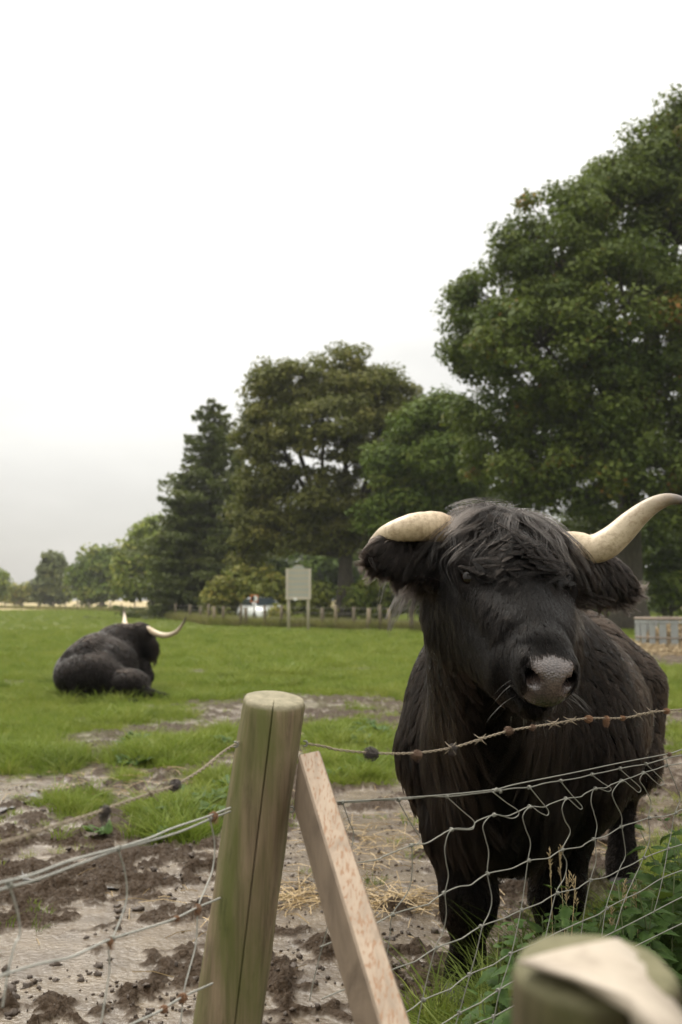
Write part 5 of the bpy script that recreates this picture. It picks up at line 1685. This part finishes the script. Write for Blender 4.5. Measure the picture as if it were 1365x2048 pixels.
# round orange sign
ws_ = P(509, 1197, 53.5)
wsn = empty('warning_sign', (ws_[0], ws_[1], 0)); tag(wsn, 'small orange sign with a black and white centre above the white car', 'sign')
def disc(name, c, rx, rz, dep, mat, sides=8, ph=0.0):
    V, F = [], []
    for d_ in (0, dep):
        for a in range(sides):
            V.append(c + np.array([rx * math.cos(ph + 2 * math.pi * a / sides), -d_, rz * math.sin(ph + 2 * math.pi * a / sides)]))
    F = [tuple(range(sides)), tuple(range(2 * sides - 1, sides - 1, -1))] + [(i, (i + 1) % sides, sides + (i + 1) % sides, sides + i) for i in range(sides)]
    return link(name, mesh(name, V, F, False), mat, wsn)
disc('plate', ws_, 0.30, 0.29, 0.02, ORANGE, 4, math.pi / 4 * 1.0)
disc('white_mark', ws_ + [0.05, -0.024, 0], 0.13, 0.16, 0.01, CARP, 14)
disc('black_mark', ws_ + [-0.07, -0.038, 0], 0.09, 0.14, 0.01, TYRE, 14)
tube('post', [np.array([ws_[0], ws_[1] + 0.04, -0.1]), np.array([ws_[0], ws_[1] + 0.04, ws_[2] + 0.2])], 0.035, FARW, wsn, 8)

# ring feeder with hay at the right edge
FEED = mat_plain('feeder_sheet', (0.27, 0.28, 0.275), 0.5, 0.2, 0.3, 5)
FEEDB = mat_plain('feeder_blue_mark', (0.18, 0.30, 0.40), 0.5, 0.1, 0.2, 5)
RUSTB = mat_plain('rusty_hoop', (0.20, 0.155, 0.12), 0.7, 0.2, 0.4, 10)
fc = G(1352, 1296); fcx = np.array([fc[0], fc[1], 0]); FR = 1.05
feeder = empty('hay_feeder', (fc[0], fc[1], 0)); tag(feeder, 'round grey cattle feeder full of hay at the right edge of the field', 'feeder')
def hoop(z, r_, rad, mat):
    a = np.linspace(0, 2 * math.pi, 49)
    tube('hoop', np.stack([fcx[0] + r_ * np.cos(a), fcx[1] + r_ * np.sin(a), np.full(49, z)], -1), rad, mat, feeder, 8)
hoop(0.80, FR, 0.030, RUSTB); hoop(0.70, FR, 0.018, FEED); hoop(0.30, FR, 0.022, RUSTB); hoop(0.04, FR, 0.026, RUSTB)
for i in range(22):
    a0, a1 = 2 * math.pi * i / 22, 2 * math.pi * (i + 0.62) / 22
    V = []
    for z in (0.10, 0.79):
        for a in np.linspace(a0, a1, 4):
            for rr in (FR - 0.012, FR + 0.004): V.append(fcx + np.array([rr * math.cos(a), rr * math.sin(a), z]))
    F = []
    for k in range(3): F += [(2 * k + 1, 2 * k + 3, 8 + 2 * k + 3, 8 + 2 * k + 1), (2 * k + 2, 2 * k, 8 + 2 * k, 8 + 2 * k + 2), (8 + 2 * k, 8 + 2 * k + 1, 8 + 2 * k + 3, 8 + 2 * k + 2)]
    F += [(0, 1, 9, 8), (7, 6, 14, 15)]
    link('slat', mesh('slat', V, F, False), FEEDB if i in (16, 17) else FEED, feeder)


def strands(name, centres, spread, lens, rad, mat, label, cat, seed, flat=0.25, kind='stuff', parent=None):
    r = np.random.default_rng(seed)
    n = len(centres)
    d = r.normal(size=(n, 3)); d[:, 2] *= flat; d = unit(d)
    L = r.uniform(lens[0], lens[1], n)
    s = unit(np.cross(d, [0, 0, 1.0])); up = np.cross(s, d)
    V = []
    for e_, bend in ((-0.5, 0.0), (0.0, 0.06), (0.5, -0.02)):
        c = centres + d * (L * e_)[:, None] + up * (L * bend)[:, None]
        for a in (0, 2.09, 4.19): V.append(c + rad * (math.cos(a) * s + math.sin(a) * up))
    V = np.stack(V, 1).reshape(-1, 3)
    q = np.arange(n)[:, None] * 9
    F = np.concatenate([q + np.array([[a + k, a + (k + 1) % 3, a + 3 + (k + 1) % 3, a + 3 + k]]) for a in (0, 3) for k in range(3)])
    o = link(name, mesh(name, V, F, False), mat, parent)
    tag(o, label, cat, None, kind)
    return o


STRAW = mat_plain('straw', (0.36, 0.255, 0.12), 0.6, 0, 0.5, 3)
HAY = mat_plain('hay', (0.30, 0.225, 0.125), 0.8, 0, 0.45, 2)
r_ = np.random.default_rng(3)
a_, rr_ = r_.uniform(0, 6.28, 2600), np.sqrt(r_.random(2600)) * 0.98
hz_ = 0.62 * (1 - rr_ ** 2) * r_.random(2600) + 0.05
strands('hay', np.stack([fcx[0] + rr_ * np.cos(a_), fcx[1] + rr_ * np.sin(a_), hz_], -1), 0, (0.15, 0.4), 0.012, HAY, None, None, 4, 0.6, parent=feeder)
a_, rr_ = r_.uniform(0, 6.28, 3000), 1.0 + np.abs(r_.normal(0, 0.8, 3000))
strands('spilled_hay', np.stack([fcx[0] + rr_ * np.cos(a_), fcx[1] - 0.35 + rr_ * np.sin(a_) * 1.6, 0.02 + 0.14 * np.exp(-(rr_ - 1) * 1.5) * r_.random(3000)], -1), 0, (0.12, 0.4), 0.012, HAY, 'tan hay trodden into the ground round the feeder', 'hay', 5, 0.4)

# straw and clods on the mud
cs_ = []
for (x_, y_, sx, sy, n) in ((720, 1810, 120, 14, 240), (600, 1795, 50, 22, 90), (760, 1690, 70, 40, 120), (230, 1570, 110, 22, 110), (330, 1610, 60, 20, 40), (560, 1480, 90, 20, 40), (860, 1830, 90, 14, 70), (1240, 1700, 60, 25, 40), (400, 1650, 200, 140, 60)):
    for _ in range(n):
        g_ = G(x_ + r_.normal(0, sx), min(2040, max(1420, y_ + r_.normal(0, sy)))); cs_.append(g_)
cs_ = np.array(cs_); cs_[:, 2] = ground_height(cs_[:, 0], cs_[:, 1]) + 0.012
strands('straw', cs_, 0, (0.05, 0.22), 0.0016, STRAW, 'loose yellow straw scattered on the wet mud', 'straw', 6, 0.12)


def ico(sub=2):
    import bmesh
    bm = bmesh.new(); bmesh.ops.create_icosphere(bm, subdivisions=sub, radius=1.0)
    v = np.array([x.co[:] for x in bm.verts]); f = np.array([[q.index for q in x.verts] for x in bm.faces])
    bm.free(); return v, f


iv, if_ = ico()
iv1, if1 = ico(1)
CLOD = mat_plain('mud_clod', (0.048, 0.030, 0.017), 0.6, 0, 0.6, 60, 0.02)
VV, FF = [], []
cx, cy, crr = wedge_points(1500, 2.9, 12.5, 0, 20.5, 91)
cg = grass_mask(cx, cy); keep = (cg < 0.45) & (noise2(cx, cy, 1.7, 3, 93) > 0.02)
cx, cy = cx[keep], cy[keep]; cz = ground_height(cx, cy)
for i in range(len(cx)):
    s_ = min(0.018, 0.0055 * math.exp(abs(r_.normal(0, 0.80))))
    sc = s_ * r_.uniform(0.7, 1.4, 3); sc[2] *= 0.7
    v = iv * (1 + 0.60 * vnoise(iv * 1.4 + i * 3.1, 5) + 0.45 * vnoise(iv * 3.1 + i * 1.7, 6) + 0.25 * vnoise(iv * 7 + i * 2.3, 7))[:, None] * sc
    a = r_.uniform(0, 6.28); R_ = np.array([[math.cos(a), -math.sin(a), 0], [math.sin(a), math.cos(a), 0], [0, 0, 1]])
    FF.append(if_ + len(iv) * i); VV.append(v @ R_.T + [cx[i], cy[i], cz[i]])
nb_ = sum(len(v) for v in VV)
sx_, sy_, _q = wedge_points(2800, 2.9, 9.5, 0, 20.5, 95)
sg_ = grass_mask(sx_, sy_); keep = (sg_ < 0.5) & (noise2(sx_, sy_, 2.3, 3, 97) > -0.05)
sx_, sy_ = sx_[keep], sy_[keep]; sz_ = ground_height(sx_, sy_)
for i in range(len(sx_)):
    s_ = 0.0038 * math.exp(abs(r_.normal(0, 0.45)))
    v = iv1 * (1 + 0.6 * vnoise(iv1 * 1.7 + i * 2.1, 8) + 0.4 * vnoise(iv1 * 4 + i * 1.3, 9))[:, None] * s_ * r_.uniform(0.6, 1.6, 3)
    FF.append(if1 + nb_); nb_ += len(iv1); VV.append(v + [sx_[i], sy_[i], sz_[i] + s_ * 0.3])
clods = link('mud_clods', mesh('mud_clods', np.concatenate(VV), np.concatenate(FF)), CLOD); tag(clods, 'dark wet clods of mud trodden up by the cattle', 'mud', kind='stuff')

# puddles
t = NT('puddle_water')
WATER = t.principled(Base_Color=(0.075, 0.062, 0.048), Roughness=0.06, Specular_IOR_Level=0.6)
for i, (x_, y_, sx, sy) in enumerate(((40, 1612, 0.055, 0.26), (75, 1755, 0.16, 0.12), (215, 1778, 0.07, 0.06), (455, 1465, 0.5, 0.22), (300, 1690, 0.10, 0.06))):
    g_ = G(x_, y_)
    a = np.linspace(0, 2 * math.pi, 40, endpoint=False)
    w_ = 1 + 0.35 * np.sin(2 * a + i) + 0.2 * np.sin(5 * a + 2 * i)
    qx_, qy_ = g_[0] + sx * 0.8 * np.cos(a), g_[1] + sy * 0.8 * np.sin(a)
    zz = float(np.percentile(ground_height(np.concatenate([qx_, g_[0] + (qx_ - g_[0]) * 0.5]), np.concatenate([qy_, g_[1] + (qy_ - g_[1]) * 0.5])), 45)) + 0.002
    V = [[g_[0], g_[1], zz]] + [[g_[0] + sx * w_[k] * math.cos(a[k]), g_[1] + sy * w_[k] * math.sin(a[k]), zz] for k in range(40)]
    o = link('puddle', mesh('puddle', V, [(0, 1 + k, 1 + (k + 1) % 40) for k in range(40)]), WATER); tag(o, kind='structure')

# ------------------------------------------------------------------ weeds by the fence
def leaf_mesh(name, length, width, teeth, fold, droop, seed):
    r = np.random.default_rng(seed)
    n = max(teeth * 2, 8)
    V, F, T = [], [], []
    for i in range(n + 1):
        u = i / n
        w = width * (math.sin(math.pi * min(1, u ** 0.62)) ** 0.9) * (1 - 0.25 * u)
        if teeth and 0 < i < n: w *= 1.0 if i % 2 else 0.74
        y = length * u + (0.012 * length if i % 2 and teeth else 0)
        z = -droop * length * u ** 2
        V += [(-w, y, z - fold * w * 0.2), (-w * 0.5, y * 0.98, z + fold * w * 0.22), (0, length * u, z), (w * 0.5, y * 0.98, z + fold * w * 0.22), (w, y, z - fold * w * 0.2)]
        T += [0.62, 0.5, 0.25, 0.5, 0.62]
    for i in range(n):
        for k in range(4): F.append((i * 5 + k, i * 5 + k + 1, (i + 1) * 5 + k + 1, (i + 1) * 5 + k))
    V = np.array(V); V[:, 2] += 0.03 * length * vnoise(V / length * 5, seed)
    me = mesh(name, V, F); vattr(me, 'tint', np.clip(np.array(T) + 0.35 * vnoise(V / length * 4, seed + 1), 0, 1))
    return me


NETTLE = mat_leaf('nettle_leaf', (0.030, 0.060, 0.016), (0.055, 0.098, 0.024), (0.110, 0.155, 0.045), 0.3, 0.55)
STEM = mat_plain('nettle_stem', (0.085, 0.105, 0.035), 0.6, 0, 0.3, 30)
DOCK = mat_leaf('dock_leaf', (0.040, 0.078, 0.020), (0.070, 0.125, 0.032), (0.125, 0.175, 0.055), 0.3, 0.45)
nl = [leaf_mesh('leaf', 0.072, 0.026, 8, 0.9, dr, 200 + i) for i, dr in enumerate((0.25, 0.45, 0.7))]
for m in nl: m.materials.append(NETTLE)
rp = np.random.default_rng(77)


def nettle(base, h, label, group, seed, leafscale=1.0):
    r = np.random.default_rng(seed)
    root = empty('nettle', base); tag(root, label, 'nettle', group)
    lean = np.array([r.normal(0, 0.14), r.normal(0, 0.10), 0]) * h
    n = 12
    u = np.linspace(0, 1, n)
    pts = base + np.outer(u * h, [0, 0, 1]) + np.outer(u ** 2, lean)
    tube('stem', pts, np.linspace(0.0034, 0.0013, n), STEM, root, 6)
    k = max(4, int(h / 0.046))
    a0 = r.uniform(0, 3.14)
    for i in range(1, k + 1):
        q = i / k
        if q < 0.22 and h > 0.3: continue
        c = base + np.array([0, 0, q * h]) + lean * q * q
        sc = (0.45 + 0.75 * math.sin(math.pi * min(1, (1.08 - q) * 0.85))) * leafscale * r.uniform(0.85, 1.15)
        if i == k: sc *= 0.6
        for s in (0, 1):
            o = bpy.data.objects.new('leaf', nl[int(r.integers(0, 3))]); COL.objects.link(o); o.parent = root
            az = a0 + i * math.pi / 2 + s * math.pi + r.normal(0, 0.2)
            up = 0.55 if i == k else r.normal(0.12, 0.2)
            M = Matrix.Translation(Vector(c - base)) @ Matrix.Rotation(az, 4, 'Z') @ Matrix.Translation((0, 0.006, 0)) @ Matrix.Rotation(up, 4, 'X') @ Matrix.Rotation(r.normal(0, 0.25), 4, 'Y') @ Matrix.Scale(sc, 4)
            o.matrix_local = M
    return root


spots = []
bx = [840, 900, 950, 1060, 1200, 1300, 1365, 1420]; by = [2060, 2025, 1985, 1840, 1795, 1725, 1640, 1600]
tries = 0
while len(spots) < 92 and tries < 9000:
    tries += 1
    px = rp.uniform(860, 1430)
    ymin = PR.at(px, 1700)[1] + 0.22
    Y = ymin + 1.15 * rp.random() ** 1.2
    top = float(np.interp(px, bx, by)) + rp.uniform(0, 90)
    h = HC - (top - 1200) * Y / FPX
    if px < 1010 and Y > 3.1: continue
    if h < 0.13: continue
    h = min(h, 0.72)
    x = P(px, 1500, Y)[0]
    if all((x - q[0]) ** 2 + (Y - q[1]) ** 2 > 0.0049 for q in spots) and (Y < 3.15 or px > 1165): spots.append((x, Y, h, px))
spots += [(P(985, 1900, 2.62)[0], 2.62, HC - (1858 - 1200) * 2.62 / FPX, 985), (P(1008, 1900, 2.72)[0], 2.72, 0.34, 1008)]
spots.sort(key=lambda q: -q[2])
for i, (x, Y, h, px) in enumerate(spots):
    z = float(ground_height(np.array([x]), np.array([Y]))[0])
    if px < 1010: lb, gr = 'leafy green nettle growing in front of the left foreleg of the bull', 'nettles in front of the left foreleg'
    elif px < 1180: lb, gr = 'leafy green nettle between the nearest post and the right foreleg', 'nettles before the right foreleg'
    else: lb, gr = 'tall green nettle in the thick clump at the right edge behind the netting', 'nettles at the right edge'
    nettle(np.array([x, Y, z]), h, lb, gr, 300 + i, 1.0 + 0.25 * rp.random())

# broad-leaved weeds in the mud left of the post
dl = [leaf_mesh('leaf', 0.16, 0.048, 0, 0.8, dr, 230 + i) for i, dr in enumerate((0.35, 0.6, 0.9))]
for m in dl: m.materials.append(DOCK)
for i, (x_, y_, sc, lb) in enumerate(((415, 1615, 1.0, 'broad leaved weed in the mud just left of the corner post'), (455, 1590, 1.1, 'broad leaved weed half behind the corner post'),
                                      (385, 1600, 0.8, 'small broad leaved weed left of the others beside the post'), (268, 1535, 1.0, 'broad leaved weed at the front of the grass clump left of the post'),
                                      (330, 1690, 0.6, 'small weed in the low grass patch beside the left netting'), (205, 1680, 0.55, 'small weed on bare mud at the left below the wire'),
                                      (745, 1545, 0.9, 'broad leaved weed in the grass between post and bull'), (665, 1560, 0.8, 'broad leaved weed in the grass right behind the brace'))):
    g_ = G(x_, y_); g_[2] = float(ground_height(g_[:1], g_[1:2])[0])
    root = empty('weed', g_); tag(root, lb, 'weed', 'broad leaved weeds in the mud')
    r = np.random.default_rng(500 + i)
    for k in range(13):
        o = bpy.data.objects.new('leaf', dl[k % 3]); COL.objects.link(o); o.parent = root
        o.matrix_local = Matrix.Translation((r.normal(0, 0.03), r.normal(0, 0.03), 0.0)) @ Matrix.Rotation(k * 2.4 + r.normal(0, 0.3), 4, 'Z') @ Matrix.Rotation(r.uniform(0.35, 1.15), 4, 'X') @ Matrix.Scale(sc * r.uniform(0.6, 1.15), 4)

rw = np.random.default_rng(611)
for i in range(22):
    x_, y_ = (rw.uniform(215, 475), rw.uniform(1462, 1660)) if i < 16 else (rw.uniform(625, 800), rw.uniform(1450, 1575))
    g_ = G(x_, y_)
    if grass_mask(g_[:1], g_[1:2])[0] < 0.3: continue
    g_[2] = float(ground_height(g_[:1], g_[1:2])[0])
    root = empty('weed', g_)
    tag(root, 'leafy green weed growing in the grass clumps left of the corner post' if i < 16 else 'leafy green weed in the grass seen between the corner post and the bull', 'weed', 'leafy weeds left of the post' if i < 16 else 'leafy weeds right of the post')
    for k in range(16):
        o = bpy.data.objects.new('leaf', dl[k % 3] if i % 2 else nl[k % 3]); COL.objects.link(o); o.parent = root
        o.matrix_local = Matrix.Translation((rw.normal(0, 0.05), rw.normal(0, 0.05), rw.uniform(0.0, 0.07))) @ Matrix.Rotation(rw.uniform(0, 6.28), 4, 'Z') @ Matrix.Rotation(rw.uniform(0.2, 1.0), 4, 'X') @ Matrix.Scale((0.62 if i % 2 else 1.3) * rw.uniform(0.6, 1.2), 4)

# dry seed stalks among the nettles
DRY = mat_plain('dry_stalk', (0.36, 0.27, 0.14), 0.7, 0, 0.3, 30)
for i, (x_, yt, Y) in enumerate(((1100, 1700, 2.75), (1118, 1694, 2.8), (1133, 1745, 2.7), (1250, 1760, 2.75), (1272, 1770, 2.8), (1152, 1752, 2.6), (1225, 1800, 2.6))):
    tp = P(x_, yt, Y); b_ = np.array([tp[0] + rp.normal(0, 0.03), Y + rp.normal(0, 0.03), 0.0])
    root = empty('grass_stalk', b_); tag(root, 'thin dry grass stalk with a pale seed head rising out of the nettles', 'grass stalk', 'dry seed stalks among the nettles')
    mid = (tp + b_) / 2 + np.array([rp.normal(0, 0.015), 0, 0])
    c = spline([b_, mid, tp], 16)
    tube('stem', c, np.linspace(0.0016, 0.0008, 16), DRY, root, 5)
    V, F, base = [], [], 0
    for k in range(26):
        q = k / 26
        p0 = tp - np.array([0, 0, 0.075]) * (1 - q) + np.array([0.01 * math.sin(i) * q, 0, 0])
        d_ = unit(np.array([rp.normal(0, 0.5), rp.normal(0, 0.5), 0.9])) * rp.uniform(0.008, 0.016)
        v, f = tube_data([p0, p0 + d_ * 0.5, p0 + d_], [0.0005, 0.0012, 0.0004], 4, True, base)
        V.append(v); F += f; base += len(v)
    link('seed_head', mesh('seed_head', np.concatenate(V), F), DRY, root)

# longer grass at the foot of the netting
r_ = np.random.default_rng(88)
lx, ly, ls, lp = [], [], [], []
for _ in range(1500):
    px = r_.uniform(830, 1430)
    y0 = PR.at(px, 1800)[1]
    Y = y0 + 0.05 + 1.2 * r_.random() ** 1.3
    x = P(px, 1500, Y)[0]
    if px < 1030 and Y > 3.15: continue
    if r_.random() < np.clip((px - 900) / 150, 0.05, 1): lx.append(x); ly.append(Y); ls.append(r_.uniform(0.7, 1.5)); lp.append(int(r_.integers(0, 3)))
lx, ly = np.array(lx), np.array(ly)
LONG = mat_grass('long_grass', (0.040, 0.085, 0.014), (0.070, 0.125, 0.022), (0.12, 0.16, 0.04))
lv = [blade_set(16, 0.10, 0.26, 0.05, 0.0026, 0.8, 140 + i, 5) for i in range(3)]
instancer('verge_grass', np.stack([lx, ly, ground_height(lx, ly)], -1), np.array(ls), np.array(lp), lv, LONG, 'long green grass under the netting at the lower right', 0.2, 5)
# dry grass along the far fence
r_ = np.random.default_rng(89)
q = r_.uniform(0, 1, 5200)
fxx = np.interp(q, [0, 0.4, 0.75, 1], [-40, 300, 460, 860])
gg = np.array([G(a, b) for a, b in zip(fxx, np.interp(fxx, fx, fb))])
gg[:, 1] += np.abs(r_.normal(0, 0.02, len(q))) * gg[:, 1]; gg[:, 2] = 0
DRYG = mat_grass('dry_grass', (0.12, 0.105, 0.045), (0.20, 0.165, 0.075), (0.27, 0.21, 0.11))
dv = [blade_set(18, 0.25, 0.6, 0.22, 0.010, 0.7, 160 + i, 3) for i in range(3)]
instancer('fence_line_grass', gg, r_.uniform(0.6, 1.3, len(q)), r_.integers(0, 3, len(q)), dv, DRYG, 'tall dry grass along the far fence', 0.15, 6)

# ------------------------------------------------------------------ damp air over the field
t = NT('damp_air')
pv = t.n.new('ShaderNodeVolumePrincipled')
pv.inputs['Color'].default_value = (0.92, 0.93, 0.94, 1)
pv.inputs['Density'].default_value = 0.0003
t.l.new(pv.outputs[0], t.out.inputs['Volume'])
hv_ = [(x, y, z) for z in (-1.2, 45.0) for y in (-60.0, 330.0) for x in (-190.0, 190.0)]
haze = link('haze', mesh('haze', hv_, [(0, 2, 3, 1), (4, 5, 7, 6), (0, 1, 5, 4), (2, 6, 7, 3), (0, 4, 6, 2), (1, 3, 7, 5)], False), t.m)
tag(haze, kind='stuff')
